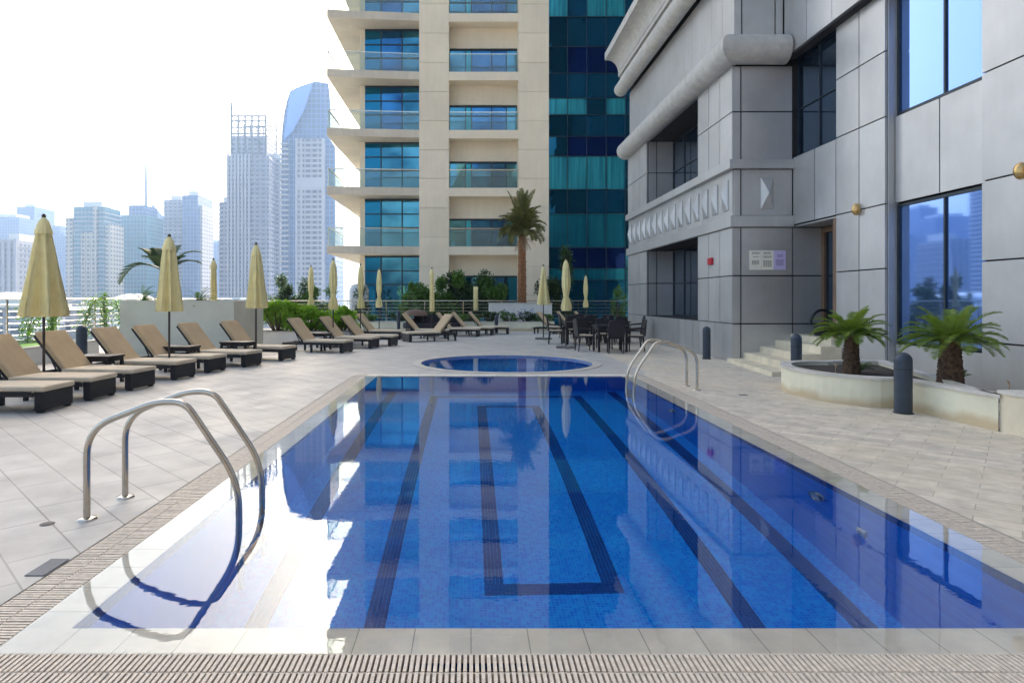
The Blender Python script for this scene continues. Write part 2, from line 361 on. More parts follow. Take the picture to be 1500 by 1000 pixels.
# lane lines: each a strip of dark mosaic in five ribs
def strip(b, x0, x1, y0, y1, n=5):
    lng = (y1-y0) > (x1-x0); wd = (x1-x0) if lng else (y1-y0); p = wd/n
    for i in range(n):
        if lng: b.box(x0+i*p+.0015, x0+(i+1)*p-.0015, y0, y1, -D+.001, -D+.005)
        else: b.box(x0, x1, y0+i*p+.0015, y0+(i+1)*p-.0015, -D+.001, -D+.005)
lw = .15
for nm, (cx, hw, ya, yb) in {'inner': (.64, .46, 5.0, 10.75), 'outer': (.64, 1.32, 3.2, 11.65)}.items():
    b = MB()
    for sgn in (-1, 1): strip(b, cx+sgn*hw-lw/2, cx+sgn*hw+lw/2, ya, yb)
    strip(b, cx-hw-lw/2, cx+hw+lw/2, yb+.002, yb+.12, 4)
    if nm == 'inner': strip(b, cx-hw-lw/2, cx+hw+lw/2, ya-.15, ya-.002, 4)
    struct(b.build('lane_marking', M['mosaic_dark']))
for x in (-1.5, 2.68):
    b = MB(); strip(b, x-.08, x+.08, 3.0, 12.2); struct(b.build('lane_marking', M['mosaic_dark']))
struct(MB().add([(PX0-CW,PY0-CW,-.002),(PX1+CW,PY0-CW,-.002),(PX1+CW,PY1,-.002),(PX0-CW,PY1,-.002)], [(0,1,2,3)]).build('water', M['water'], flat=True))
# round lights on the pool wall
def pool_light(y, z, lab):
    t = thing('pool_light', lab, 'pool light', (PX1, y, z), 0, 'round underwater lights in the pool wall')
    rp = [(-.03, .09*math.cos(a*math.pi/8), .09*math.sin(a*math.pi/8)) for a in range(17)]
    MB().tube(rp, .014, 8, False).build('rim', M['metal'], t)
    MB().tube([(0,0,0),(-.03,0,0)], .08, 20).build('lens', M['paperw'], t)
pool_light(5.35, -.55, 'round pool light high on the right pool wall, nearer the middle')
pool_light(9.2, -.6, 'round pool light on the right pool wall, towards the far ladder')
t = thing('inlet_fitting', 'small square inlet fitting in the right pool wall near the front', 'pool fitting', (PX1, 4.75, -.75))
MB().box(-.02, 0, -.05, .05, -.06, .06).build('plate', M['paperw'], t, .004); MB().tube([(-.02,0,0),(-.035,0,0)], .025, 12).build('nozzle', M['metal'], t)
# gratings
def grate(lab, x0, x1, y0, y1, alongx):
    t = thing('overflow_grating', lab, 'grating', (0,0,0), 0, 'slatted overflow gratings round the pool')
    MB().box(x0, x1, y0, y1, -.09, -.07).build('channel', M['channel'], t)
    b = MB(); p = .0245
    if alongx:   # near side: slats point along Y, rows split by a spine
        mid = (y0+y1)/2; n = int((x1-x0)/p)
        for i in range(n):
            x = x0+i*p
            for ya, yb in ((y0+.006, mid-.004), (mid+.004, y1-.006)): b.box(x, x+.0148, ya, yb, -.03, random.uniform(-.0035,-.0005))
        for yy in (y0+.003, mid, y1-.003): b.box(x0, x1, yy-.003, yy+.003, -.04, -.006)
    else:
        mid = (x0+x1)/2; n = int((y1-y0)/p)
        for i in range(n):
            y = y0+i*p
            for xa, xb in ((x0+.006, mid-.003), (mid+.003, x1-.006)): b.box(xa, xb, y, y+.0148, -.03, random.uniform(-.0035,-.0005))
        for xx in (x0+.003, mid, x1-.003): b.box(xx-.003, xx+.003, y0, y1, -.04, -.006)
    b.build('slats', M['slat'], t)
grate('slatted overflow grating along the near edge of the pool', X0, X1, Y0, PY0-CW, True)
grate('slatted overflow grating along the left edge of the pool', X0, PX0-CW, PY0-CW, Y1, False)
grate('slatted overflow grating along the right edge of the pool', PX1+CW, X1, PY0-CW, Y1, False)
# plunge pool
def ring(b, r0, r1, z0, z1, n=72):
    for i in range(n):
        a0, a1 = 2*math.pi*i/n, 2*math.pi*(i+1)/n
        q = [(CX+r*math.cos(a), CY+r*math.sin(a)) for r, a in ((r0,a0),(r1,a0),(r1,a1),(r0,a1))]
        vs = [(x,y,z0) for x,y in q]+[(x,y,z1) for x,y in q]
        b.add(vs, [(4,5,6,7),(1,2,6,5),(3,0,4,7)])
b = MB(); ring(b, CR, CR+.2, -.1, .012); struct(b.build('round_pool_coping', M['ringstone']))
b = MB(); b.lathe([(CR,-.01),(CR,-.9),(0,-.9)], (CX,CY,0), 72); o = b.build('round_pool_basin', M['mosaic'], flat=True); o.data.flip_normals(); struct(o)
cc = circ(CR); b = MB(); b.add([(x,y,-.03) for x,y in cc], [list(range(len(cc)))]); struct(b.build('round_pool_water', M['water'], flat=True))

# ---------------------------------------------------------------- pool ladders
def curve_pts(ctrl, r=.1, n=6):
    P = [Vector(p) for p in ctrl]; out = [P[0]]
    for i in range(1, len(P)-1):
        a, b_, c = P[i-1], P[i], P[i+1]
        d = min(r, (b_-a).length*.45, (c-b_).length*.45)
        s_, e_ = b_+(a-b_).normalized()*d, b_+(c-b_).normalized()*d
        for k in range(n+1):
            u = k/n; out.append(s_*(1-u)**2 + b_*2*u*(1-u) + e_*u*u)
    out.append(P[-1]); return out
def ladder(lab, edge, sgn, yn, yf):
    t = thing('pool_ladder', lab, 'pool ladder', (0,0,0), 0, 'stainless steel pool ladders')
    for y in (yn, yf):
        prof = [(-.79,.012),(-.79,.62),(-.32,.80),(-.12,.80),(.245,.26),(.26,-1.15)]
        pts = curve_pts([(edge+sgn*px, y, z) for px, z in prof], .19, 8)
        MB().tube(pts, .0225, 14).build('rail', M['metal'], t)
        x = edge-sgn*.79
        MB().lathe([(0,.016),(.03,.016),(.062,.010),(.066,0)], (x, y, .0), 20).build('base_flange', M['metal'], t)
    for z in (-.28, -.55, -.82):
        MB().box(edge+sgn*.26-.04, edge+sgn*.26+.04, yn+.02, yf-.02, z-.012, z+.012).build('tread', M['metal'], t, .004)
ladder('near stainless steel pool ladder with two tall handrails on the left edge', PX0, 1, 4.33, 4.81)
ladder('far stainless steel pool ladder on the right pool edge', PX1, -1, 10.45, 10.95)

# ---------------------------------------------------------------- sun loungers
def make_lounger():
    t = thing('sun_lounger', '', 'sun lounger', group='sun loungers on the pool deck')
    W = .33
    b = MB(); b.box(-.10, -.0, -W, W, .03, .275); b.box(-.09,-.01,-W+.02,-W+.08,0,.03); b.box(-.09,-.01,W-.08,W-.02,0,.03); b.build('foot_panel', M['wicker'], t)
    b = MB()
    for s_ in (-1, 1):
        b.box(-1.86, -.10, s_*W-.025 if s_ < 0 else W-.025, s_*W+.025 if s_ < 0 else W+.025, .215, .275)
    b.box(-1.86, -1.80, -W+.025, W-.025, .215, .275); b.box(-1.2, -.1, -W+.03, W-.03, .235, .27)
    b.build('frame', M['wicker'], t)
    for s_ in (-1, 1):
        MB().box(-1.83, -1.77, s_*(W-.03)-.028, s_*(W-.03)+.028, 0, .214).build('leg', M['wicker'], t)
        MB().box(-1.0, -.95, s_*(W-.03)-.025, s_*(W-.03)+.025, 0, .214).build('leg', M['wicker'], t)
    a = R(50); hx, hz = -1.2, .285; L = .8
    def sl(u, v): return (hx - u*math.cos(a) - v*math.sin(a)*0 + v*math.sin(a), hz + u*math.sin(a) + v*math.cos(a))
    def sbox(b, u0, u1, v0, v1, y0, y1):
        p = [sl(u0,v0), sl(u1,v0), sl(u1,v1), sl(u0,v1)]
        vs = [(x,y0,z) for x,z in p]+[(x,y1,z) for x,z in p]
        b.add(vs, [(0,1,2,3),(7,6,5,4),(0,4,5,1),(1,5,6,2),(2,6,7,3),(3,7,4,0)])
    b = MB(); sbox(b, 0, L, -.03, 0, -W, W); b.build('backrest_frame', M['wicker'], t)
    b = MB(); sbox(b, .0, L+.03, .002, .075, -W+.005, W-.005); o = b.build('back_cushion', M['cushion'], t, .022)
    b = MB(); b.box(-1.22, .03, -W-.01, W+.01, .28, .352); o = b.build('seat_cushion', M['seat'], t, .022)
    for yy in (-W-.013, W+.007): MB().box(-.13,-.10, yy, yy+.006, .20,.29).build('strap', M['seat'], o)
    for s_ in (-1, 1):
        x, z = sl(.5, -.03)
        MB().bar((x, s_*.25, z), (x-.08+.28, s_*.25, .25), .02, .02).bar((x+.2, s_*.25, .25),(-1.78,s_*.25,.25),.02,.02).build('prop', M['black'], t)
    register(t); return t
L_ = [(-5.74,7.0,1,'nearest lounger, cut off by the left edge of the photo'),
 (-5.64,8.34,0,'tan lounger nearest the camera that shows its whole foot panel, left foreground'),
 (-5.60,9.33,-1,'tan lounger just right of the biggest closed parasol, second foot panel from the front'),
 (-5.56,10.36,-7,'tan lounger beside the small black table near the lone left bollard, third foot panel'),
 (-5.46,11.72,-8,'tan lounger whose backrest leans in front of the beige planter box, left of the pole'),
 (-5.32,12.85,-10,'tan lounger directly right of the second parasol pole in front of the planter box'),
 (-4.95,13.92,-12,'tan lounger between the two black tables before the right half of planter box'),
 (-4.58,15.35,-15,'tan lounger right of the third wide parasol, last of the left group'),
 (-3.55,17.6,-13,'single tan lounger standing apart in front of the bright green hedge'),
 (-3.02,19.2,-14,'tan lounger left of a tight pair beyond the green hedge'),
 (-2.55,20.15,-14,'tan lounger right of a tight pair, near corner of the tower terrace'),
 (-2.62,23.45,-10,'small tan lounger behind the pair, in front of the tower glass'),
 (-.95,24.05,-8,'distant tan lounger just behind the reversed one'),
 (.28,25.25,-8,'distant tan lounger, third from the end of the row'),
 (.88,26.15,-8,'distant tan lounger, second from the end of the row'),
 (1.58,27.05,-8,'farthest tan lounger at the end of the row by the short bollard')]
proto = make_lounger()
for i, (x, y, a, lab) in enumerate(L_):
    a = R(a); c = (x - math.sin(a)*.33, y + math.cos(a)*.33, 0)
    if i == 0: proto.location = c; proto.rotation_euler = (0,0,a); proto['label'] = lab
    else: dup(proto, c, a+R(random.uniform(-1.2,1.2)), lab)
dup(proto, (-2.3, 22.35, 0), R(208), 'reversed tan lounger showing the dark underside of its raised backrest')
for (x, y, a, lab) in ((4.55,27.2,-20,'distant lounger behind the dining tables, left one'), (5.5,27.8,-15,'distant lounger behind the dining tables, middle one'), (6.35,28.3,-15,'distant lounger behind the dining tables, beside the grey building')):
    dup(proto, (x, y, 0), R(a), lab)

# side tables
def make_table():
    t = thing('side_table', '', 'side table', group='small black side tables by the loungers')
    MB().box(-.35,.35,-.24,.24,.46,.50).build('table_top', M['wicker'], t, .004)
    MB().box(-.33,.33,-.22,.22,.40,.458).build('apron', M['wicker'], t)
    for sx in (-1,1):
        for sy in (-1,1): MB().box(sx*.31-.025, sx*.31+.025, sy*.2-.025, sy*.2+.025, 0, .398).build('leg', M['wicker'], t)
    MB().bar((-.29,0,.08),(.29,0,.38),.02,.02).bar((-.29,0,.38),(.29,0,.08),.02,.02).build('brace', M['wicker'], t)
    register(t); return t
tb = make_table()
for i, (x, y, a, lab) in enumerate([(-6.68,11.38,-6,'black side table nearest the camera, beside the lone left bollard'),
    (-6.25,13.62,-8,'black side table right of the second parasol pole'), (-5.52,15.05,-12,'black side table just left of the third parasol pole'),
    (-4.55,18.85,-12,'black side table in front of the tight lounger pair'), (-1.2,26.9,-8,'distant black side table among the far loungers')]):
    if i == 0: tb.location = (x,y,0); tb.rotation_euler = (0,0,R(a)); tb['label'] = lab
    else: dup(tb, (x,y,0), R(a), lab)

# ---------------------------------------------------------------- parasols
def parasol(x, y, top, style, lab, base=True, z0=0, wd=1.0, rot=0):
    t = thing('closed_parasol', lab, 'parasol', (x, y, z0), rot, 'closed yellow parasols')
    H = top-z0
    MB().tube([(0,0,.06),(0,0,H-.06)], .021, 10).build('pole', M['pole'], t)
    MB().lathe([(0,.07),(.022,.06),(.034,.035),(.03,.01),(.016,0)], (0,0,H-.07), 14).build('finial', M['pole'], t)
    nf = 7; ph = random.random()*6
    def fold(a, u, nf=nf): return 1.06 - (.06+.60*min(1,u*1.8))*abs(math.sin(nf/2*(a+ph)+.5*math.sin(3*a+ph)))**.6 + .05*u*math.sin(2*a+ph)
    if style == 'cone': pr = [(.03,-.07),(.065,-.14),(.105,-.3),(.15,-.5),(.20,-.75),(.26,-1.0),(.31,-1.22),(.345,-1.38),(.35,-1.44),(.32,-1.46)]
    elif style == 'half': pr = [(.03,-.07),(.08,-.16),(.12,-.32),(.15,-.5),(.19,-.8),(.23,-1.1),(.27,-1.35),(.285,-1.48),(.26,-1.5)]
    elif style == 'slim': pr = [(.03,-.07),(.07,-.18),(.10,-.4),(.115,-.8),(.125,-1.3),(.13,-1.7),(.11,-1.72)]
    elif style == 'stub': pr = [(.06,-.0),(.13,-.01),(.14,-.4),(.145,-.8),(.15,-1.1),(.13,-1.12)]
    else: pr = [(.03,-.05),(.08,-.17),(.12,-.35),(.15,-.6),(.15,-.85),(.11,-1.05),(.085,-1.14),(.13,-1.22),(.18,-1.36),(.2,-1.48),(.17,-1.56)]
    q = []   # refine profile
    for i in range(len(pr)-1):
        for k in range(3): u = k/3; q.append((pr[i][0]*(1-u)+pr[i+1][0]*u, pr[i][1]*(1-u)+pr[i+1][1]*u))
    q.append(pr[-1]); q = [(r*wd, z*(1.13 if style == 'cone' and wd > 1 else 1.03)) for r, z in q]
    MB().lathe(q, (0,0,H), 64, fold).build('canopy', M['canopy'], t)
    if style != 'stub':
        MB().lathe([(.02*wd,-.06),(.07*wd,-.13),(.112*wd,-.27),(.125*wd,-.33)], (0,0,H), 48, lambda a,u: 1-.1*u*abs(math.sin(nf/2*(a+ph)))).build('vent_cap', M['canopy'], t)
    if style == 'tied': MB().lathe([(.09*wd,-1.1),(.095*wd,-1.15),(.088*wd,-1.18)], (0,0,H), 20).build('tie_strap', M['pole'] if wd > 1 else M['canopy'], t)
    if base: MB().box(-.30,.30,-.08,.08,0,.07).box(-.08,.08,-.30,-.085,0,.066).box(-.08,.08,.085,.30,0,.066).build('base', M['base'], t)
    return t
parasol(-6.85, 10.18, 2.87, 'cone', 'largest closed yellow parasol, far left between the front loungers', False, wd=1.12)
parasol(-6.0, 12.62, 2.80, 'half', 'closed yellow parasol standing before the beige planter box and small palm', False, wd=1.1)
parasol(-5.03, 14.85, 2.83, 'half', 'closed yellow parasol beside the last lounger of the left group', False, wd=1.0)
parasol(-8.15, 20.1, 2.80, 'slim', 'slim closed parasol peeking over the beige planter box', True, wd=1.0)
parasol(-5.95, 23.6, 2.77, 'tied', 'tied yellow parasol behind the green hedge, before the tallest glass skyscraper', True, wd=.8)
parasol(-4.3, 19.8, 2.78, 'tied', 'tied yellow parasol directly above the tight lounger pair', True, wd=.9)
parasol(-3.95, 22.7, 2.77, 'tied', 'tied yellow parasol at the left corner of the balcony tower', True, wd=.75)
parasol(-3.72, 25.7, 2.77, 'tied', 'tied yellow parasol in front of the tower corner window', True, wd=.72)
parasol(-1.57, 25.4, 2.77, 'slim', 'slim yellow parasol in front of the pale tower pier, left of the shrubs', True, wd=.9)
parasol(.23, 30.6, 2.1, 'stub', 'short flat-topped yellow parasol in front of the tall shrubs', True, wd=.9)
parasol(2.69, 23.6, 2.79, 'cone', 'freestanding yellow parasol on a double slab base, left of the dining tables', True, wd=.82)
parasol(2.9, 19.4, 2.75, 'tied', 'tall tied yellow parasol beside the dark dining tables', True, wd=.92)
parasol(5.6, 31.0, 2.7, 'tied', 'small distant tied parasol in front of the dark blue glass wall', True, wd=.75)

# ---------------------------------------------------------------- bollards
def bollard(x, y, h, r, lab, z0=0):
    t = thing('bollard', lab, 'bollard light', (x,y,z0), 0, 'round-topped dark bollards')
    pr = [(r,0),(r,h-r*1.0)] + [(r*math.cos(a*math.pi/16), h-r*1.0+r*math.sin(a*math.pi/16)) for a in range(1,8)] + [(0.001,h)]
    MB().lathe(pr, (0,0,0), 28).build('post', M['bollard'], t)
    MB().lathe([(r*1.03,h*.72),(r*1.03,h*.735)], (0,0,0), 28).build('lamp_ring', M['black'], t)
    MB().lathe([(r*1.12,0),(r*1.12,.012),(r,.018)], (0,0,0), 28).build('foot_ring', M['black'], t)
bollard(5.69, 8.36, .80, .105, 'large dark bollard in front of the curved planter, right foreground')
bollard(5.9, 15.9, .82, .095, 'dark bollard against the grey building, left of the entrance steps')
bollard(6.02, 11.75, .86, .095, 'dark bollard half hidden behind the curved planter by the steps')
bollard(-9.2, 15.0, .89, .12, 'lone dark bollard among the left loungers')
bollard(1.12, 28.1, .80, .08, 'tiny distant bollard at the end of the lounger row')
bollard(-3.0, 26.3, 1.05, .07, 'thin distant bollard between the far loungers, before the tower glass')

# ---------------------------------------------------------------- planters
def offset(poly, d):
    n = len(poly); out = []
    for i in range(n):
        p0, p1, p2 = Vector(poly[i-1]), Vector(poly[i]), Vector(poly[(i+1) % n])
        e1 = (p1-p0).normalized(); e2 = (p2-p1).normalized()
        n1 = Vector((-e1.y, e1.x)); n2 = Vector((-e2.y, e2.x)); bi = (n1+n2)
        bi = bi/max(.3, bi.length_squared/2) ; out.append((p1+bi*d)[:])
    return out   # positive d = inwards for a counter-clockwise outline
def ringwall(b, outer, inner, z0, z1):
    n = len(outer)
    for i in range(n):
        j = (i+1) % n
        q = [outer[i], outer[j], inner[j], inner[i]]
        vs = [(x,y,z0) for x,y in q]+[(x,y,z1) for x,y in q]
        b.add(vs, [(4,5,6,7),(0,1,5,4),(2,3,7,6),(0,3,2,1)])
def planter(lab, poly, h, wt=.14, m='cream', soil='soil', capd=.02, cap=.04, caph='creamcap'):
    t = thing('planter', lab, 'planter')
    b = MB(); ringwall(b, poly, offset(poly, wt), 0, h-cap); b.build('planter_wall', M[m], t)
    b = MB(); ringwall(b, offset(poly,-capd), offset(poly, wt+.01), h-cap+.001, h); b.build('capstone', M[caph], t)
    ip = offset(poly, wt-.01); tr = tessellate_polygon([[Vector((x,y,0)) for x,y in ip]])
    b = MB(); b.add([(x,y,h-.07) for x,y in ip], [list(q) for q in tr]); b.build('soil', M[soil], t)
    return t
arc = [(7.3,7.2),(7.3,11.2),(6.7,11.35)]
for k in range(27):
    a = R(75 + k*6.7); arc.append((5.98+.93*math.cos(a)*(1 if math.cos(a) < 0 else .9), 9.95+1.28*math.sin(a)))
arc = [p for p in arc if not (p[0] > 5.95 and p[1] < 9)]
arc += [(5.9,8.70),(5.97,7.34),(5.98,7.2)]
planter('cream rendered planter with rounded end holding the two sago palms', arc, .42)
planter('beige stone planter extending out of the right edge', [(6.0,2.8),(7.3,2.8),(7.3,7.199),(6.0,7.199)], .47, m='stepst')
M['creamd'] = mat('cream_box', (.62,.60,.50), .7, 0, .07, .8)
planter('tall beige planter box behind the left loungers', [(-9.4,17),(-6.35,17),(-6.35,19.4),(-9.4,19.4)], 1.46, m='creamd', caph='creamd', capd=.01)
planter('low white planter wall holding the green hedge', [(-7.3,21),(-3.9,20.9+.1),(-3.9,22.2),(-7.3,22.2)], .43, m='white')
planter('low pale planter along the back of the terrace', [(-6.4,29.7),(3.9,29.7),(3.9,30.6),(-6.4,30.6)], .45, m='cream')
planter('pale raised planter box holding the date palm', [(.9,31),(3.95,31),(3.95,32.5),(.9,32.5)], 1.32, m='white')
planter('low lawn planter with a white kerb along the left edge', [(-12.2,8.5),(-9.9,8.5),(-9.9,16.9),(-12.2,16.9)], .42, m='white', soil='grass')
# small black tray bits

# ---------------------------------------------------------------- vegetation
def leafcloud(b, n, fn, size, rnd=random, up=.4):
    for _ in range(n):
        p = fn(); L = size*rnd.uniform(.6,1.3); wd = L*rnd.uniform(.3,.5)
        d = Vector((rnd.gauss(0,1), rnd.gauss(0,1), rnd.gauss(0,.7)+up)).normalized()
        s_ = d.cross(Vector((rnd.gauss(0,1), rnd.gauss(0,1), rnd.gauss(0,1)))).normalized()*wd/2
        p = Vector(p); b.add([p, p+d*L*.5+s_, p+d*L, p+d*L*.5-s_], [(0,1,2,3)])
def frond(b, base, az, el, L, droop, nl=26, ll=.3, lw_=.02, vee=.5, taper=True):
    d = Vector((math.cos(az)*math.cos(el), math.sin(az)*math.cos(el), math.sin(el)))
    p = Vector(base); pts = [p.copy()]; dirs = [d.copy()]; st = L/12
    for i in range(12):
        d = (d + Vector((0,0,-droop/12*(.5+i/8)))).normalized(); p = p + d*st; pts.append(p.copy()); dirs.append(d.copy())
    b.tube(pts, [max(.003, .012*(1-i/13)*L) for i in range(13)], 5, False)
    for i in range(nl):
        u = .12 + .88*i/nl; f = u*12; k = min(11, int(f)); q = pts[k].lerp(pts[k+1], f-k); dd = dirs[k]
        side = dd.cross(Vector((0,0,1)))
        if side.length < .05: side = Vector((-math.sin(az), math.cos(az), 0))
        side.normalize(); upv = side.cross(dd).normalized()
        l = ll*(math.sin(math.pi*min(1, .15+u*.85))**.6 if taper else 1)*random.uniform(.85,1.1)
        for s_ in (-1,1):
            v = (side*s_ + dd*.75 + upv*vee*random.uniform(.5,1.2)).normalized()
            tip = q+v*l+Vector((0,0,-l*.12)); wv = dd*lw_
            b.add([q-wv*.5, q+wv*.5, q+v*l*.55+wv*.55, tip, q+v*l*.55-wv*.45], [(0,1,2,3,4)])
def sago(x, y, z, h, r, cr, lab, ll, n=36):
    t = thing('sago_palm', lab, 'sago palm', (x,y,z), 0, 'sago palms in the curved planter')
    pr = []
    for i in range(25): u = i/24; pr.append((r*(1.12-.3*u)*(1+.07*(i % 2)), h*u))
    pr.append((.001,h))
    MB().lathe(pr, (0,0,0), 16, lambda a,u: 1+.06*math.sin(9*a+30*u)).build('trunk', M['trunk2'], t)
    b = MB()
    for i in range(n):
        el = R(76 - 74*(i/n)**.8); az = i*2.39996
        frond(b, (math.cos(az)*r*.5, math.sin(az)*r*.5, h-.02), az, el, cr*random.uniform(.85,1.1), 1.05, 30, ll, .014, .4)
    b.build('fronds', M['sagol'], t)
sago(5.81, 9.7, .35, .62, .105, .52, 'left sago palm with a straight dark trunk in the curved planter', .14)
sago(6.49, 8.6, .35, .60, .135, .63, 'right wider sago palm in front of the blue ground window', .16)
def tuft(x, y, z, n, L, lab, m='leaf', nm='small_shrub', ell=(45,80), cat='plant', ll=None, group=None):
    t = MB()
    for i in range(n): frond(t, (0,0,0), random.random()*6.28, R(random.uniform(*ell)), L*random.uniform(.7,1.1), 1.2, 10, ll or L*.35, .02, .3)
    o = t.build(nm, M[m]); o.location = (x,y,z); tag(o, lab, cat, group); return o
tuft(6.02, 9.9, .34, 9, .3, 'small green offshoot right of the left sago trunk')
tuft(6.72, 8.75, .34, 7, .28, 'small green offshoot beside the right sago trunk')
for x, y, lab in ((5.42,9.45,'thin dried stem at the left end of the curved planter'), (6.35,7.5,'thin dried stem near the planter corner')):
    b = MB(); b.tube([(0,0,0),(.01,0,.16)], .006, 6); 
    for k in range(5): b.bar((.01,0,.15), (.01+random.uniform(-.05,.05), random.uniform(-.05,.05), .17+random.uniform(0,.03)), .008, .006)
    o = b.build('dried_stem', M['dry']); o.location = (x,y,.35); tag(o, lab, 'dried stem')
# date palm
t = thing('date_palm', 'date palm with a rough orange-brown trunk in front of the tower', 'date palm', (2.55,31.75,1.25))
pr = []
for i in range(60): u = i/59; pr.append((.20*(1.05-.25*u)*(1+.10*(i % 2)), 3.85*u))
MB().lathe(pr, (0,0,0), 14, lambda a,u: 1+.10*math.sin(7*a+60*u)).build('trunk', M['trunk'], t)
b = MB()
for i in range(84):
    u = i/84; el = R(88-36*u**1.3+random.uniform(-12,8)); az = i*2.39996+random.uniform(-.4,.4)
    frond(b, (math.cos(az)*.12, math.sin(az)*.12, 3.85-.6*u), az, el, random.uniform(1.15,1.6)*(1.3 if i < 14 else 1), .6+2.1*u, 30, .36, .05, .6)
b.build('crown', M['palml'], t)
b = MB()
for i in range(10): frond(b, (0,0,3.4), random.random()*6.28, R(random.uniform(-55,-20)), .9, .6, 14, .2, .03, .2)
b.build('dry_fronds', M['dry'], t)
# arching palm behind second parasol
AP = t = thing('arching_palm', 'small dark palm with a long drooping frond behind the second parasol', 'palm', (-8.8,18.2,1.39))
MB().tube([(0,0,0),(.02,0,.45),(0,0,.92)], [.06,.05,.04], 10).build('trunk', M['bark'], t)
b = MB()
for az, el, L, dr in ((180,38,1.35,2.1),(170,60,.9,.9),(20,58,1.05,1.25),(5,42,.95,1.1),(-30,55,.8,1.2),(60,70,.8,.8),(140,66,.8,.9),(250,60,.7,1.4)):
    frond(b, (0,0,.88), R(az), R(el), L*1.2, dr, 38, .36, .034, .1)
b.build('crown', M['leafd'], t)
tuft(-9.0, 17.4, 1.40, 20, .6, 'spiky green yucca on the left end of the planter box', 'leaf', 'yucca', (20,80), ll=.1)
tuft(-7.5, 17.5, 1.40, 20, .6, 'spiky green yucca on the planter box right of the second parasol', 'leaf', 'yucca', (20,75), ll=.1)
tuft(-8.2, 17.3, 1.40, 8, .3, 'tiny green plant on the planter box just left of the parasol', 'leafd', 'yucca', (20,75), ll=.08)
# climbing stems on the left railing
for i, (x, y, h, bx, lab) in enumerate([(-11.7,19.2,1.15,.35,'leafy vine leaning on the rail, just right of the largest parasol'), (-11.5,19.9,1.3,.0,'upright bushy vine on the rail, between two arching stems'),
        (-11.3,20.6,1.1,-.25,'bare arching vine stem leaning left on the rail'), (-11.2,21.2,1.1,.4,'arching vine stem nearest the planter box'), (-11.6,16.6,1.05,.3,'tangled vine on the rail at the far left edge'), (-11.8,17.8,.9,.2,'short vine beneath the largest parasol')]):
    t = thing('climbing_plant', lab, 'climbing plant', (x,y,.0), 0, 'vines on the left railing')
    pts = [(bx*(k/8)**2, 0, h*1.05*(k/8)+.3) for k in range(9)]; pts[0] = (0,0,0)
    MB().tube(pts, .012, 6).build('stem', M['bark'], t)
    def fn(p=pts, wdt=(.13 if i % 2 == 0 else .07)):
        u = random.random()*.98; f = u*8; k = min(7, int(f)); q = Vector(p[k]).lerp(Vector(p[k+1]), f-k); return (q.x+random.gauss(0,wdt), random.gauss(0,wdt), q.z+random.gauss(0,.05))
    b = MB(); leafcloud(b, 800, fn, .085); b.build('leaves', M['leaf'], t)
def shrub(x, y, z0, rx, ry, h, n, ls, m, lab, nm='shrub', cat='shrub', group=None, lumps=13, spike=0):
    t = thing(nm, lab, cat, (x,y,z0), 0, group)
    cs = [(random.uniform(-.75,.75)*rx, random.uniform(-.6,.6)*ry, h*random.uniform(.2,.92), random.uniform(.2,.46)) for _ in range(lumps)]
    b = MB()
    for c in cs: b.tube([(c[0]*.2,c[1]*.2,0),(c[0]*.6,c[1]*.6,c[2]*.5),(c[0],c[1],c[2])], [.035,.02,.008], 6, False)
    b.build('stem', M['bark'], t)
    def fn():
        c = random.choice(cs); u = Vector((random.gauss(0,1),random.gauss(0,1),random.gauss(0,1))).normalized()*random.random()**.45
        return (c[0]+u.x*rx*c[3], c[1]+u.y*ry*c[3], max(.02, c[2]+u.z*h*.36*c[3]*1.6))
    b = MB(); leafcloud(b, n, fn, ls, up=.5+spike); b.build('leaves', M[m], t); return t
shrub(-6.55,21.6,.36,.95,.5,.98,5200,.12,'leafb','bright green hedge plant right behind the third parasol pole', spike=1)
shrub(-5.4,21.6,.36,.95,.5,.85,5000,.12,'leafb','yellow-green hedge plant in the middle of the white planter', spike=1)
shrub(-4.4,21.6,.36,.7,.45,.8,3400,.12,'leafb','green hedge plant at the right end of the white planter', spike=1)
shrub(-9.7,34.6,.0,1.0,.8,2.75,5500,.16,'leafd','dark leafy tree above the railing before the tallest skyscraper','leafy_tree','tree')
shrub(-10.9,34.8,.0,.7,.6,1.9,1500,.13,'leafd','small dark tree left of the leafy one above the railing','leafy_tree','tree')
shrub(-8.3,34.4,.0,1.1,.8,2.1,4200,.16,'leaf','wide low green tree behind the tied parasols','leafy_tree','tree')
shrub(-5.7,34.2,.0,.6,.6,2.2,1500,.13,'leafd','dark bush at the left corner of the tower','leafy_tree','tree')
shrub(-2.9,34.0,.0,.9,.7,2.3,4600,.18,'leaf','green shrub at the foot of the pale tower pier')
shrub(-1.5,34.0,.0,1.15,.7,2.8,7500,.18,'leaf','tallest feathery green shrub in front of the tower bay', spike=.6)
shrub(-.1,34.2,.0,1.25,.8,2.7,7500,.18,'leafd','dense dark shrub behind the short parasol')
shrub(1.1,34.3,.0,1.1,.7,2.5,5600,.18,'leaf','green shrub just left of the date palm')
shrub(5.0,34.3,.0,.55,.5,4.0,4600,.16,'leafd','tall slim dark tree before the dark blue glass wall','leafy_tree','tree')
shrub(3.9,34.3,.0,.6,.5,2.6,1800,.14,'leafd','dark tree at the right edge of the pale pier','leafy_tree','tree')
shrub(8.0,34.3,.0,.5,.5,2.2,1200,.14,'leaf','small yellow-green tree beside the grey building','leafy_tree','tree')
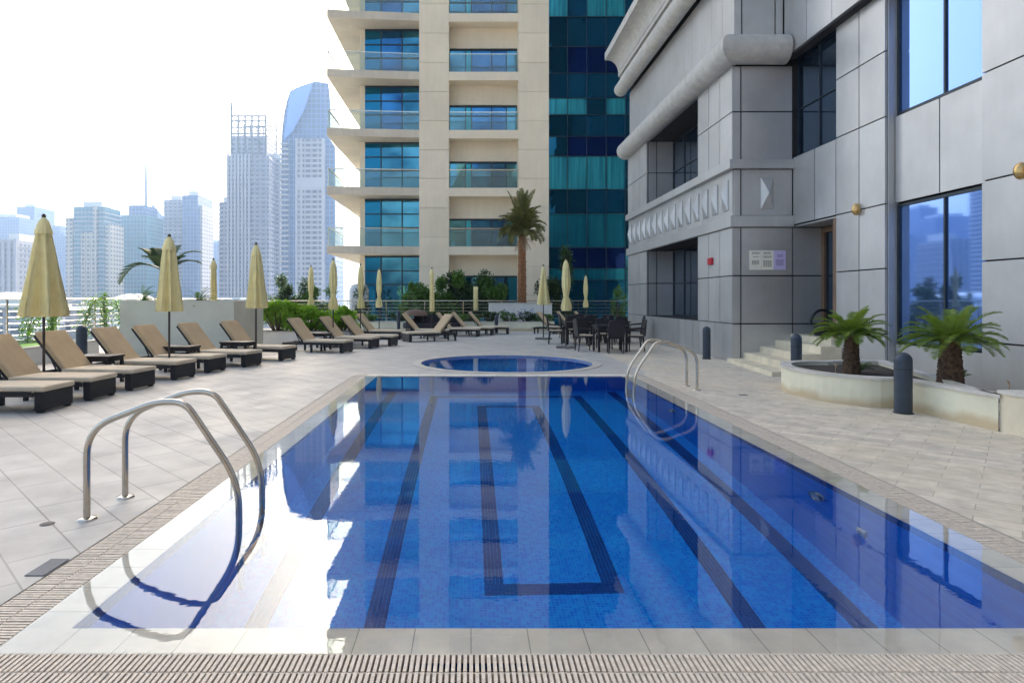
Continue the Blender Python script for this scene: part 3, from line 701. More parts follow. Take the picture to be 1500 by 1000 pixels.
for i, (x, h, m_, lab) in enumerate([(-4.9,.45,'leaf','low plant in the back planter behind the reversed lounger'),(-3.4,.5,'leafd','low plant in the back planter before the tower glass'),(-.1,.4,'leaf','low plant in the back planter below the short parasol'),
        (.9,.5,'leafd','low plant in the back planter left of the tiny bollard'),(1.8,.5,'leaf','low green plant in front of the raised planter box, left side'),(2.6,.55,'leafd','low flowering plant in front of the raised planter box, centre'),(3.4,.4,'leaf','low plant in front of the raised planter box, right side')]):
    o = shrub(x,30.15,.38,.5,.3,h,900,.1,m_,lab,'low_plant','plant','low plants in the back planter')
    if i in (4,5):
        b = MB(); 
        for _ in range(26):
            p = Vector((random.uniform(-.4,.4), random.uniform(-.25,.2), random.uniform(.35,.85)*h*1.4)); b.box(p.x-.02,p.x+.02,p.y-.02,p.y+.02,p.z,p.z+.06)
        b.build('blossom', M['flower'], o)

# ---------------------------------------------------------------- railings
def railing(lab, p0, p1, z0, z1, n=7, step=2.0):
    t = thing('railing', lab, 'railing')
    a, c = Vector(p0), Vector(p1); L = (c-a).length; d = (c-a).normalized(); k = max(1, round(L/step))
    MB().tube([(a.x,a.y,z1),(c.x,c.y,z1)], .028, 10).build('top_rail', M['metal'], t)
    b = MB()
    for i in range(1, n):
        z = z1-(z1-z0)*i/n; b.tube([(a.x,a.y,z),(c.x,c.y,z)], .011, 6)
    b.build('rail_bars', M['metal'], t)
    for i in range(k+1):
        p = a+d*(L*i/k); MB().box(p.x-.02,p.x+.02,p.y-.02,p.y+.02,0 if i % 1 == 0 else z0,z1-.02).build('post', M['metal'], t)
railing('metal railing along the left edge of the terrace above the marina', (-12.35,9), (-12.35,32.7), .35, 1.5)
railing('metal railing along the back of the terrace in front of the tower', (-12.3,32.75), (9.5,32.75), .35, 1.41, 6)

# ---------------------------------------------------------------- dining set
def make_chair():
    t = thing('dining_chair', '', 'chair', group='dark dining chairs')
    MB().box(-.22,.22,-.22,.22,.40,.44).build('seat', M['wicker'], t, .004)
    MB().box(-.20,.20,-.20,.20,.441,.475).build('seat_cushion', M['seat'], t, .01)
    b = MB(); pts = [(-.2,.23,.44),(-.22,.25,.7),(-.18,.28,.88),(0,.29,.92),(.18,.28,.88),(.22,.25,.7),(.2,.23,.44)]
    b.add([(-.21,.235,.44),(.21,.235,.44),(.22,.265,.7),(.17,.285,.87),(0,.295,.92),(-.17,.285,.87),(-.22,.265,.7)], [(0,1,2,3,4,5,6)])
    b.add([(-.21,.26,.44),(.21,.26,.44),(.22,.29,.7),(.17,.31,.87),(0,.32,.92),(-.17,.31,.87),(-.22,.29,.7)], [(6,5,4,3,2,1,0)])
    b.tube([(p[0],p[1]+.015,p[2]) for p in pts], .022, 8); b.build('backrest', M['wicker'], t)
    for sx in (-1,1):
        MB().tube([(sx*.2,-.2,0),(sx*.2,-.2,.4)], [.016,.022], 8).build('leg', M['wicker'], t)
        MB().tube([(sx*.2,.24,0),(sx*.2,.2,.4)], [.016,.022], 8).build('leg', M['wicker'], t)
        MB().tube([(sx*.22,-.19,.42),(sx*.22,-.19,.62),(sx*.22,.24,.66)], .017, 8).build('armrest', M['wicker'], t)
    register(t); return t
def make_dtable():
    t = thing('dining_table', '', 'dining table', group='dark dining tables')
    MB().box(-.45,.45,-.45,.45,.71,.75).build('table_top', M['wicker'], t, .005)
    MB().box(-.41,.41,-.41,.41,.63,.708).build('apron', M['wicker'], t)
    for sx in (-1,1):
        for sy in (-1,1): MB().box(sx*.39-.03,sx*.39+.03,sy*.39-.03,sy*.39+.03,0,.629).build('leg', M['wicker'], t)
    register(t); return t
ch = make_chair(); dt = make_dtable(); first = [1,1]
def place(o, k, x, y, a, lab):
    if first[k]: first[k] = 0; o.location = (x,y,0); o.rotation_euler = (0,0,R(a)); o['label'] = lab
    else: dup(o, (x,y,0), R(a), lab)
for (x, y, w_) in ((4.02,18.4,'nearest dining table'), (3.55,21.2,'left dining table beside the tied parasol'), (4.95,21.9,'dining table farthest right by the grey wall'), (4.4,24.4,'rear dining table in the back row')):
    place(dt, 1, x, y, 0, 'dark '+w_)
    # chairs face the table: backrest is at local +y
    for dx, dy, a, pos in ((.72,0,-90,'right side'), (-.72,0,90,'left side'), (0,.75,0,'far side'), (0,-.72,180,'near side')):
        place(ch, 0, x+dx, y+dy, a+random.uniform(-9,9), 'dark chair, %s of the %s' % (pos, w_))
# far dark bench furniture and canopy hut
t = thing('lounge_sofa', 'long low dark sofa behind the far loungers', 'sofa', (-1.6,28.6,0))
MB().box(-1.0,1.0,-.35,.35,.12,.42).build('seat', M['wicker'], t, .01); MB().box(-1.0,1.0,.36,.5,.12,.82).build('backrest', M['wicker'], t, .01)
for sx in (-1,1): MB().box(sx*1.06-.055,sx*1.06+.055,-.35,.5,.1,.62).build('armrest', M['wicker'], t, .01)
for sx in (-1,1):
    for yy in (-.28,.4): MB().box(sx*.95-.03,sx*.95+.03,yy-.03,yy+.03,0,.118).build('leg', M['black'], t)
t = thing('domed_daybed', 'brown daybed with a low domed canopy behind the reversed lounger', 'daybed', (-2.55,29.0,0))
MB().lathe([(.55,.18),(.58,.3),(.55,.42)], (0,0,0), 24).lathe([(.55,.42),(0.001,.42)], (0,0,0), 24).build('base', M['wicker'], t)
MB().lathe([(.6*math.cos(a*math.pi/20), .74+.30*math.sin(a*math.pi/20)) for a in range(11)], (0,.1,0), 24).build('canopy', M['brownst'], t)
for a in (45,135,225,315): MB().tube([(.5*math.cos(R(a)), .5*math.sin(R(a)), 0),(.56*math.cos(R(a)), .56*math.sin(R(a))+.1, .78)], .02, 8).build('post', M['pole'], t)

# ---------------------------------------------------------------- grey building on the right
G = thing('grey_building', 'grey panelled building with rounded cornices and blue windows on the right', 'building')
def panx(b, x, ys, zs, th=.04, g=.013):      # panels facing -X
    for i in range(len(ys)-1):
        for j in range(len(zs)-1): b.box(x, x+th, ys[i]+g, ys[i+1]-g, zs[j]+g, zs[j+1]-g)
def pany(b, y, xs, zs, th=.04, g=.016):      # panels facing -Y
    for i in range(len(xs)-1):
        for j in range(len(zs)-1): b.box(xs[i]+g, xs[i+1]-g, y, y+th, zs[j]+g, zs[j+1]-g)
XB, YB, YE = 6.25, 15.2, 25.3
c = MB()
c.box(XB+.04, 12, YB+.04, YE, 0, .91)
for ya, yb in ((YB+.04,17.5),(22.6,YE)):
    c.box(XB+.04, 8.5, ya, yb, .911, 3.219); c.box(XB+.04, 8.5, ya, yb, 4.831, 7.1)
c.box(XB+.04, 12, YB+.04, YE, 3.22, 4.83); c.box(7.25, 12, 17.501, 22.599, .911, 3.219); c.box(7.25, 12, 17.501, 22.599, 4.831, 7.1)
c.box(6.36, 12, YB+.08, YE, 7.101, 11.3); c.box(8.51, 12, 13.6, 17.5, .0, 3.219)
c.box(7.74, 12, -9, 9.55, 0, 7.24); c.box(7.74, 12, 11.81, 13.39, 0, 7.24)   # wing piers
c.box(8.0, 12, 9.56, 11.8, 0, 7.24); c.box(7.9, 12, 13.4, 15.2, 3.26, 7.24)
c.box(7.9, 7.99, 9.6, 11.8, 0, .60); c.box(7.9, 7.99, 9.6, 11.8, 3.35, 4.8)
c.box(7.55, 24, -9, YB+.03, 7.25, 60); c.box(9.5, 24, YB+.031, YE, 11.301, 60)
c.build('wall_core', M['core'], G)
p = MB()
ys = [YB+.55*i for i in range(18)]+[YE]; panx(p, XB, ys, [0,.91], g=.008)
for z_ in ([.91,2.06,3.22],[4.83,5.98,7.1]):
    panx(p, XB, [YB,15.95,16.7,17.5], z_); panx(p, XB, [22.6,23.6,24.5,YE], z_)
pany(p, YB, [XB,6.46,7.70,8.5], [0,.91,2.06,3.22]); pany(p, YB, [XB,6.46,7.70], [4.83,5.98,7.08])
pany(p, YB, [XB+.03,6.46,7.70], [3.49,4.61])
for z_ in ([.91,2.06,3.22],[4.83,5.98,7.1]): pany(p, 22.56, [XB+.05,6.6,7.2], z_, th=.035)
panx(p, XB+.03, [YB+.05]+[YB+.667*i+.7 for i in range(14)]+[YE], [3.49,4.61], th=.03, g=.004)
panx(p, 6.32, [YB+.04+.72*i for i in range(14)]+[YE], [7.1,9.7], g=.006); pany(p, YB+.04, [6.32,6.5,7.3,7.5], [7.6,11.2])
p.build('pavilion_panels', M['panel'], G)
p = MB()
Z2 = [0,.853,2.07,3.27,4.89,6.11,7.24]
panx(p, 7.7, [11.8,12.6,13.4], Z2); panx(p, 7.7, [-9,-6,-3,0,2,4,6,7.7,9.58], Z2)
p.box(7.745, 7.93, 11.775, 11.805, 0, 7.24)
panx(p, 7.7, [13.4,14.23,15.19], [3.27,4.88]); panx(p, 7.86, [9.6,10.65,11.77], [3.27,4.88]); panx(p, 7.86, [9.6,10.65,11.77], [0,.68])
panx(p, 7.5, [YB-1.0*i for i in range(24)][::-1], [7.26,10.8,14.4,18,25,40,60], th=.05, g=.008)
p.build('wing_panels', M['panel'], G)
p = MB(); p.box(7.51, 7.74, 9, 15.18, 7.215, 7.249); p.build('soffit', M['core'], G)
# ledges, rolls, cornice
p = MB()
for z0, z1, d in ((3.22,3.49,.07),(4.61,4.83,.10)):
    p.box(XB-d, XB+.045, YB-d, YE, z0, z1); p.box(XB+.045, 7.7, YB-d, YB+.03, z0, z1)
p.build('ledge', M['panel'], G, .01)
p = MB(); vs = []; r_ = .335; sg = 32
for q in range(sg):
    a = 2*math.pi*q/sg; c_, z_ = r_*math.cos(a), 7.4+r_*math.sin(a); vs += [(6.16-c_, YE+.1, z_), (6.16-c_, 15.03-c_, z_), (7.46, 15.03-c_, z_)]
fs = []
for q in range(sg):
    e_ = (q+1) % sg; fs += [(3*q,3*q+1,3*e_+1,3*e_), (3*q+1,3*q+2,3*e_+2,3*e_+1)]
p.add(vs, fs, False); p.add([vs[3*q] for q in range(sg)], [list(range(sg))]); p.add([vs[3*q+2] for q in range(sg)], [list(range(sg))])
p.build('rounded_cornice', M['cornice'], G)
p = MB(); p.tube([(5.98,14.4,9.85),(5.98,YE+.1,9.85)], .26, 24); p.box(5.93,6.4,14.5,YE,10.15,10.29); p.box(5.86,6.4,14.4,YE,10.33,10.47)
cv = [(6.4,10.5),(5.86,10.5)]+[(5.86-.42*(1-math.cos(R(a))), 10.5+.5*math.sin(R(a))) for a in (15,30,45,60,75,90)]+[(5.33,11.0),(5.33,11.28),(6.4,11.28)]
n = len(cv); vs = [(x,13.9,z) for x,z in cv]+[(x,YE,z) for x,z in cv]
p.add(vs, [[i,(i+1)%n,n+(i+1)%n,n+i] for i in range(n)]+[list(range(n))[::-1],[n+i for i in range(n)]])
p.build('top_cornice', M['cornice'], G)
def pyr(p0, ux, uz, nrm, w_, h_):     # elongated pyramid relief block
    p0, ux, uz, nrm = map(Vector, (p0,ux,uz,nrm))
    q = [p0-ux*w_/2-uz*h_/2, p0+ux*w_/2-uz*h_/2, p0+ux*w_/2+uz*h_/2, p0-ux*w_/2+uz*h_/2]
    f = [v+nrm*.03 for v in q]; tip = p0+nrm*.13
    return MB().add(q+f+[tip], [(0,1,5,4),(1,2,6,5),(2,3,7,6),(3,0,4,7),(4,5,8),(5,6,8),(6,7,8),(7,4,8)])
for i in range(15): pyr((XB+.03, YB+.42+.667*i, 4.03), (0,1,0), (0,0,1), (-1,0,0), .30, .74).build('relief_block', M['panel'], G)
pyr((7.08, YB, 4.03), (1,0,0), (0,0,1), (0,-1,0), .30, .74).build('relief_block', M['panel'], G)
M['rear'] = brickmat('rear_block_stone', (.40,.33,.25), (.36,.30,.23), (.05,.05,.05), 2.4, 1.4, .02, (R(90),0,0), .6, bump=.2)  # brown picked to tint light thrown on the camera-facing panels
MB().box(-3, 24, -24, -14, 0, 22).build('added_rear_block', M['rear'], G)  # unseen block added behind the camera to darken surfaces that face it
# windows
def winx(x, y0, y1, z0, z1, nm, gm, muls, trans=(), fw=.05):
    f = MB()
    f.box(x-.03, x+.02, y0, y0+fw, z0, z1).box(x-.03, x+.02, y1-fw, y1, z0, z1).box(x-.031, x+.019, y0+fw, y1-fw, z0, z0+fw).box(x-.031, x+.019, y0+fw, y1-fw, z1-fw, z1)
    for u in muls: f.box(x-.029, x+.018, u-.02, u+.02, z0+fw, z1-fw)
    for u in trans: f.box(x-.027, x+.017, y0+fw, y1-fw, u-.012, u+.012)
    o = f.build(nm, M['mull'], G)
    MB().add([(x,y0,z0),(x,y1,z0),(x,y1,z1),(x,y0,z1)], [(0,1,2,3)]).build('pane', M[gm], o, flat=True)
winx(7.93, 9.6, 11.77, .69, 3.25, 'window', 'glassb', [10.6])
winx(7.93, 9.6, 11.77, 4.89, 7.24, 'window', 'glassb', [10.6])
winx(7.82, 13.41, 15.18, 4.89, 7.24, 'window', 'glassd', [14.2], [6.0], .03)
winx(7.2, 17.5, 22.55, .92, 3.2, 'window', 'glassd', [18.8,20.1,21.4], [2.06])
winx(7.2, 17.5, 22.55, 4.84, 7.05, 'window', 'glassd', [18.8,20.1,21.4], [5.98])
# entrance: brown door, ceiling light
d = MB().box(8.44, 8.5, 13.62, YB-.02, .67, 3.2).build('door', M['glassd'], G)
MB().box(8.38, 8.439, 13.6, 13.72, .67, 3.2).box(8.38, 8.439, 15.08, 15.19, .67, 3.2).box(8.38, 8.439, 13.72, 15.08, 3.08, 3.2).build('door_frame', M['panelb'], d)
MB().tube([(8.36,14.5,1.5),(8.36,14.5,2.1)], .015, 8).build('handle', M['metal'], d)
MB().box(7.75, 8.5, 13.4, 13.6, .67, 3.22).build('door_jamb', M['panelb'], G)
MB().box(7.74, 8.5, 13.4, 15.19, 3.225, 3.255).build('porch_ceiling', M['panel'], G)
# wall lamps
for y, lab in ((12.6,'brass dome lamp on the grey wing wall above the left sago palm'), (8.83,'brass dome lamp cut off by the right edge of the photo')):
    t = thing('wall_lamp', lab, 'wall lamp', (7.7,y,3.28), 0, 'brass wall lamps on the grey wing')
    MB().tube([(.0,0,0),(-.02,0,0)], .085, 20).build('back_plate', M['metal'], t)
    MB().lathe([(.085*math.cos(R(a)), .12*math.sin(R(a))) for a in range(-90,91,15)], (-.055,0,0), 20).build('lamp_shade', M['gold'], t)
# red alarm box, notice signs
t = thing('alarm_box', 'red alarm box on the grey pier', 'alarm box', (XB, 16.5, 2.48))
MB().box(-.07, 0, -.12, .12, -.09, .09).build('housing', M['red'], t, .012); MB().tube([(-.07,0,0),(-.078,0,0)], .045, 16).build('bell', M['red'], t)
def notice(x0, x1, m_, ik, lines, lab):
    t = thing('notice_sign', lab, 'notice', (0, YB-.003, 0), 0, 'three notices side by side on the pier')
    MB().box(x0, x1, -.012, 0, 2.20, 2.66).build('board', M[m_], t)
    b = MB()
    for (u0, u1, v0, v1) in lines:
        z = v1
        while z > v0:        # rows of small marks, one per word
            u = u0
            while u < u1:
                l = random.uniform(.02,.05); b.box(u, min(u+l,u1), -.0145, -.0122, z-.014, z); u += l+.012
            z -= .026
    b.build('lettering', M[ik], t)
notice(6.66, 6.945, 'paperw', 'ink', [(6.72,6.90,2.57,2.62),(6.74,6.88,2.50,2.52),(6.72,6.89,2.32,2.42)], 'left cream notice with two blocks of small text')
notice(6.95, 7.235, 'paperw', 'ink', [(7.00,7.17,2.57,2.62),(6.99,7.19,2.50,2.53),(6.99,7.19,2.28,2.42)], 'middle cream notice with a dark paragraph at its foot')
notice(7.24, 7.53, 'paperl', 'inkl', [(7.32,7.46,2.50,2.57),(7.29,7.48,2.30,2.45)], 'right lilac notice on the pier')
# steps
t = thing('entrance_steps', 'five beige stone steps rising to the building entrance', 'steps')
xs = [6.13,6.52,6.91,7.28,7.65]; zz = [.09,.235,.38,.53,.67]
for i, (x, z) in enumerate(zip(xs, zz)):
    s0 = 12.3+.1*i+(.4 if i > 1 else 0)
    zb = 0 if i == 0 else 0
    poly = [(x-.30+(.06*i),s0),(x+ (xs[i+1]-x if i < 4 else 1.0) - .001 - (.30-.06*(i+1) if i < 4 else 0), s0),(x+(xs[i+1]-x if i < 4 else .85)-.001, YB-.002),(x,YB-.002)]
    if i == 4: poly = [(7.65-.06,13.38),(8.5,13.38),(8.5,YB-.002),(7.65,YB-.002)]
    MB().prism(poly, zb, z).build('step', M['stepst'], t)
# dark round-backed seat on landing
t = thing('round_chair', 'dark round-backed chair on the landing behind the left sago palm', 'chair', (8.05,14.35,.67))
MB().lathe([(.001,.0),(.26,.0),(.28,.2),(.27,.24),(.001,.24)], (0,0,0), 22).build('seat', M['black'], t)
b = MB(); b.tube([(.0+.27*math.cos(R(a)), .12*math.sin(R(a)*2)*0+.2, .24+.34*math.sin(R(a))) for a in range(0,181,12)], .03, 8); b.build('backrest', M['black'], t)

# ---------------------------------------------------------------- balcony tower
k = 38/930
TW = thing('balcony_tower', 'beige apartment tower with glass-railed balconies and blue glass wall', 'building')
Yt = 38.0
def X_(px): return (px-690)*k
levels = [4.65-3.5*0, 8.16, 11.62, 15.1, 18.6, 22.1]     # slab fascia tops
piers = ((X_(614), X_(657.5)), (X_(759.5), X_(804)))
b = MB()
def piersegs(x0, x1):
    z = -22
    cuts = [-22] + [l-1.2+d for l in [1.2]+levels for d in (0, 1.75)] + [60]
    for i in range(len(cuts)-1): b.box(x0, x1, Yt, Yt+3, cuts[i]+.012, cuts[i+1]-.012)
for x0, x1 in piers: piersegs(x0, x1)
b.build('pier', M['beige'], TW)
b = MB(); b.box(X_(615.5), X_(656), Yt+.04, Yt+2.9, -22, 60).box(X_(761), X_(803), Yt+.04, Yt+2.9, -22, 60)
b.box(-6.2, -3.2, 41.2, 52, -22, 60); b.box(-3.2, 20, 41.2, 60, -22, 60); b.build('wall_core', M['slab'], TW)
MB().box(-6.87, -6.55, 39.2, 39.9, -22, 60).build('corner_column', M['beige'], TW)
xl, xm, xr = X_(614), X_(657.5), X_(759.5)
lv = [1.15] + levels
for i, z in enumerate(levels + [25.6]):
    th = .46
    # wraparound left slab (slight splay) and its railing
    poly = [(-8.52,37.5),(xl-.002,38.0-.0),(xl-.002,41.1),(-6.3,41.1),(-6.3,48.5),(-8.52,48.5)]
    MB().prism(poly, z-th, z).build('balcony_slab', M['slab'], TW)
    MB().box(xm+.002, xr-.002, Yt+.02, Yt+3, z-.5, z).build('balcony_slab', M['beige'], TW)
    if i < 6:
        g = MB(); g.add([(-8.45,37.56,z+.02),(xl-.03,38.05,z+.02),(xl-.03,38.05,z+1.05),(-8.45,37.56,z+1.05)], [(0,1,2,3)])
        g.add([(-8.45,37.56,z+.02),(-8.45,48.4,z+.02),(-8.45,48.4,z+1.05),(-8.45,37.56,z+1.05)], [(0,1,2,3)])
        go = g.build('glass_railing', M['bglass'], TW, flat=True)
        MB().bar((-8.45,37.56,z+1.07),(xl-.03,38.05,z+1.07),.06,.05).bar((-8.45,37.56,z+1.07),(-8.45,48.4,z+1.07),.06,.05).bar((-8.45,37.56,z),(-8.45,37.56,z+1.05),.05,.05,(1,0,0)).bar((-8.45,42,z),(-8.45,42,z+1.05),.04,.04,(1,0,0)).build('handrail', M['metal'], go)
        g = MB(); g.add([(xm,Yt+.1,z+.0),(xr,Yt+.1,z+.0),(xr,Yt+.1,z+1.05),(xm,Yt+.1,z+1.05)], [(0,1,2,3)])
        go = g.build('glass_railing', M['bglass'], TW, flat=True)
        MB().box(xm+.01,xr-.01,Yt+.07,Yt+.13,z+1.05,z+1.11).build('handrail', M['metal'], go)
# windows of the two bays, floor by floor
def winy(y, x0, x1, z0, z1, cols, rows, gms, par=TW, fw=.07, nm='window'):
    f = MB(); 
    for x in cols: f.box(x-fw/2, x+fw/2, y-.05, y+.03, z0, z1)
    for z in rows: f.box(x0, x1, y-.045, y+.025, z-fw/2, z+fw/2)
    f.box(x0, x1, y-.052, y+.03, z0, z0+fw).box(x0, x1, y-.052, y+.03, z1-fw*1.5, z1)
    o = f.build(nm, M['mull'], par)
    cs = [x0]+list(cols)+[x1]
    for i in range(len(cs)-1):
        MB().add([(cs[i],y+random.uniform(0,.02),z0),(cs[i+1],y+random.uniform(0,.02),z0),(cs[i+1],y+random.uniform(-.0,.02),z1),(cs[i],y+random.uniform(-.0,.02),z1)], [(0,1,2,3)]).build('pane', M[gms[i % len(gms)]], o, flat=True)
    return o
for i, z in enumerate([1.15] + levels):
    zt = z+3.5-.46
    low = i < 2
    winy(39.2, -6.55, xl+.05, z+.02-(6 if i == 0 else 0), zt-.02, [-5.55,-4.25], [zt-.95, z+1.25], ['glasst2','glasst','glasst'] if i < 3 else ['glasst2','glassn','glasst'])
    MB().box(xm, xr, 39.0, 39.3, zt-1.3+.05, zt+.04).build('lintel', M['beige'], TW)
    winy(39.15, xm, xr, z+.02-(6 if i == 0 else 0), zt-1.25, [xm+1.0, xm+1.35, xm+2.6, xm+3.5], [z+1.15] if i % 2 else [], ['glasst','glassc','glassn','glassn','glasst'] if i else ['glassn','glasst2','glasst'])
MB().box(xm-.0, xr, 39.0, 41, -22, 1.1-5.9).box(-6.55, xl, 39.0, 41.1, -22, 1.1-5.9).build('base_wall', M['beige'], TW)
# upper storeys above the frame
MB().box(-6.8, xl, 38.8, 41, 25.62, 60).box(xm, xr, 38.9, 41, 25.62, 60).build('upper_storeys', M['glasst'], TW)
# blue curtain wall: panes by rows, lighter where curtained
x0 = X_(804)+.002; cw = 1.16; colsx = [x0+cw*i for i in range(12)]
f = MB()
for x in colsx: f.box(x-.02, x+.02, 38.24, 38.34, -22, 60)
ROWS = [(-22,-4,'dk'),(-4,-1,'md'),(-1,1.2,'dk'),(1.2,2.65,'dk'),(2.65,3.35,'t3'),(3.35,4.6,'nv'),(4.6,6.65,'t3'),(6.65,8.1,'dk'),(8.1,10.1,'cu'),(10.1,11.3,'nv'),(11.3,12.6,'dk'),(12.6,13.6,'cu'),(13.6,15.1,'md'),(15.1,16.7,'nv'),(16.7,18.5,'dk'),(18.5,20.5,'cu'),(20.5,22,'dk'),(22,60,'md')]
for z in [r[0] for r in ROWS[1:]]: f.box(x0, 19, 38.24, 38.338, z-.02, z+.02)
f.build('curtain_wall_frame', M['mull'], TW)
M['glasst3'] = glassmat('teal_curtain_glass', (.02,.32,.44), .12, k=.7); folds(M['glasst3'], (.01,.20,.32), (.025,.36,.48))
GM = {'dk':'glasst2','md':'glassn2','t3':'glasst3','nv':'glassv','cu':'glassc'}
M['glassn2'] = glassmat('blue_spandrel_glass', (.015,.20,.40), wav=.05)
M['glassv'] = glassmat('navy_spandrel_glass', (.012,.05,.26), wav=.05)
def panes(i0, i1, z0, z1, m_):
    b = MB(); vs = []; n_ = i1-i0+1
    ys_ = [38.3+random.uniform(-.012,.012) for _ in range(2*n_)]
    for q in range(n_): vs += [(colsx[i0+q], ys_[2*q], z0), (colsx[i0+q], ys_[2*q+1], z1)]
    b.add(vs, [(2*q, 2*q+2, 2*q+3, 2*q+1) for q in range(n_-1)]); b.build('window_pane', M[m_], TW, flat=True)
for z0, z1, kd in ROWS:
    if kd == 'cu':
        if z0 == 12.6: panes(0,2,z0,z1,'glassc'); panes(2,3,z0,z1,'glasst2'); panes(3,4,z0,z1,'glassc')
        elif z0 == 18.5: panes(0,1,z0,z1,'glassc'); panes(1,2,z0,z1,'glassn2'); panes(2,4,z0,z1,'glassc')
        else: panes(0,4,z0,z1,'glassc')
        panes(4,11,z0,z1,'glassn2')
    elif kd == 'nv': panes(0,1,z0,z1,'glasst2'); panes(1,4,z0,z1,'glassv'); panes(4,11,z0,z1,'glasst2')
    elif kd == 't3': panes(0,4,z0,z1,'glasst3'); panes(4,11,z0,z1,'glasst2')
    else: panes(0,2,z0,z1,GM[kd]); panes(2,4,z0,z1,'glassn2'); panes(4,11,z0,z1,GM[kd])
MB().box(x0, 19, 38.36, 41.1, -22, 60).build('curtain_wall_backing', M['core'], TW)

# ---------------------------------------------------------------- skyline
def citymat(nm, col, win, bw, rh, frac):
    m, t, b = nmat(nm); tc = t.nodes.new('ShaderNodeTexCoord'); sp = t.nodes.new('ShaderNodeSeparateXYZ'); cb = t.nodes.new('ShaderNodeCombineXYZ')
    ad = N(t, 'ShaderNodeMath', operation='ADD'); t.links.new(tc.outputs['Object'], sp.inputs[0])
    t.links.new(sp.outputs[0], ad.inputs[0]); t.links.new(sp.outputs[1], ad.inputs[1]); t.links.new(ad.outputs[0], cb.inputs[0]); t.links.new(sp.outputs[2], cb.inputs[1])
    br = N(t, 'ShaderNodeTexBrick', Scale=1); br.offset = 0; br.inputs['Brick Width'].default_value = bw; br.inputs['Row Height'].default_value = rh
    br.inputs['Mortar Size'].default_value = frac; br.inputs['Color1'].default_value = (*win,1); br.inputs['Color2'].default_value = (*[c*.7 for c in win],1); br.inputs['Mortar'].default_value = (*col,1)
    t.links.new(cb.outputs[0], br.inputs['Vector']); t.links.new(br.outputs[0], b.inputs['Base Color'])
    ml = N(t, 'ShaderNodeMapRange'); ml.inputs[3].default_value = .25; ml.inputs[4].default_value = .8
    t.links.new(br.outputs['Fac'], ml.inputs[0]); t.links.new(ml.outputs[0], b.inputs['Roughness']); return m
CM = {'white': citymat('city_white', (.36,.36,.40), (.10,.13,.19), 4.0, 3.6, .9), 'beige': citymat('city_beige', (.40,.37,.33), (.11,.15,.19), 4.2, 3.6, .95),
      'blue': citymat('city_blue', (.08,.18,.40), (.035,.10,.27), 3.2, 3.6, .35), 'teal': citymat('city_teal', (.07,.24,.34), (.03,.14,.22), 3.0, 3.6, .3), 'grey': citymat('city_grey', (.23,.24,.32), (.06,.08,.14), 4.5, 3.6, .85)}
M['trim'] = mat('city_trim', (.34,.35,.41), .7, 0, .05)
M['trimd'] = mat('city_steel', (.05,.06,.09), .6, 0, .05)
GS = 'skyscrapers of the hazy skyline'
def city(px0, px1, ytop, Y, dep, m_, lab, parts=(), bands=True, fins=0, base=-22, group=GS):
    kk = Y/930; x0, x1 = (px0-690)*kk, (px1-690)*kk; H = 1.5+(438-ytop)*kk
    t = thing('skyscraper', lab, 'skyscraper', ((x0+x1)/2, Y, base), 0, group)
    hw = (x1-x0)/2; h = H-base
    MB().box(-hw, hw, 0, dep, 0, h).build('tower_body', CM[m_], t)
    if bands:
        b = MB(); z = 4
        while z < h-2: b.box(-hw-.7, hw+.7, -.9, dep+.7, z, z+.7); z += 3.6
        b.build('floor_bands', M['trim'], t)
    if fins:
        b = MB()
        for i in range(fins+1): u = -hw+2*hw*i/fins; b.box(u-.9, u+.9, -1.6, -.2, 0, h+1)
        b.build('vertical_fins', M['trim'], t)
    MB().box(-hw*.6, hw*.6, dep*.2, dep*.8, h, h+5).build('roof_plant', M['white'], t)
    for (a0, a1, zt, d0, d1, mm) in parts:   # extra volumes: fractions of width, top y pixel
        MB().box(-hw+2*hw*a0, -hw+2*hw*a1, d0, d1, 0, 1.5+(438-zt)*kk-base).build('wing', CM[mm], t)
    return t, hw, h, kk
city(-2,24,352,420,30,'white','pale low-rise tower with balconies at the far left edge', fins=3)
city(-30,28,318,760,40,'blue','lavender-blue tower behind the pale one at the far left edge', bands=False)
city(24,50,303,800,40,'blue','slim blue tower left of the largest parasol', bands=False)
city(60,98,345,780,40,'blue','blue tower rising right behind the largest parasol', bands=False, parts=[(.4,.7,330,2,20,'blue')])
t, hw, h, kk = city(108,153,303,520,24,'teal','broad beige tower with a teal glass top', bands=True)
b = MB()
b.box(-hw-6.5, -hw-.8, 0, 30, 0, h-9).box(-hw+9, hw-8, -3.2, -1.0, 0, h-22).box(hw+.8, hw+5, 0, 20, 0, h-14).box(hw-7.5, hw-5, -3, -1, 0, h)
for i in range(5): b.box(-hw+9+i*(2*hw-17)/4-.7, -hw+9+i*(2*hw-17)/4+.7, -3.8, -3.2, 0, h-21)
b.build('stone_frame', CM['beige'], t)
city(176,215,315,560,30,'teal','glass tower with a stepped top left of the spire', bands=False, parts=[(.25,.85,300,3,26,'blue')])
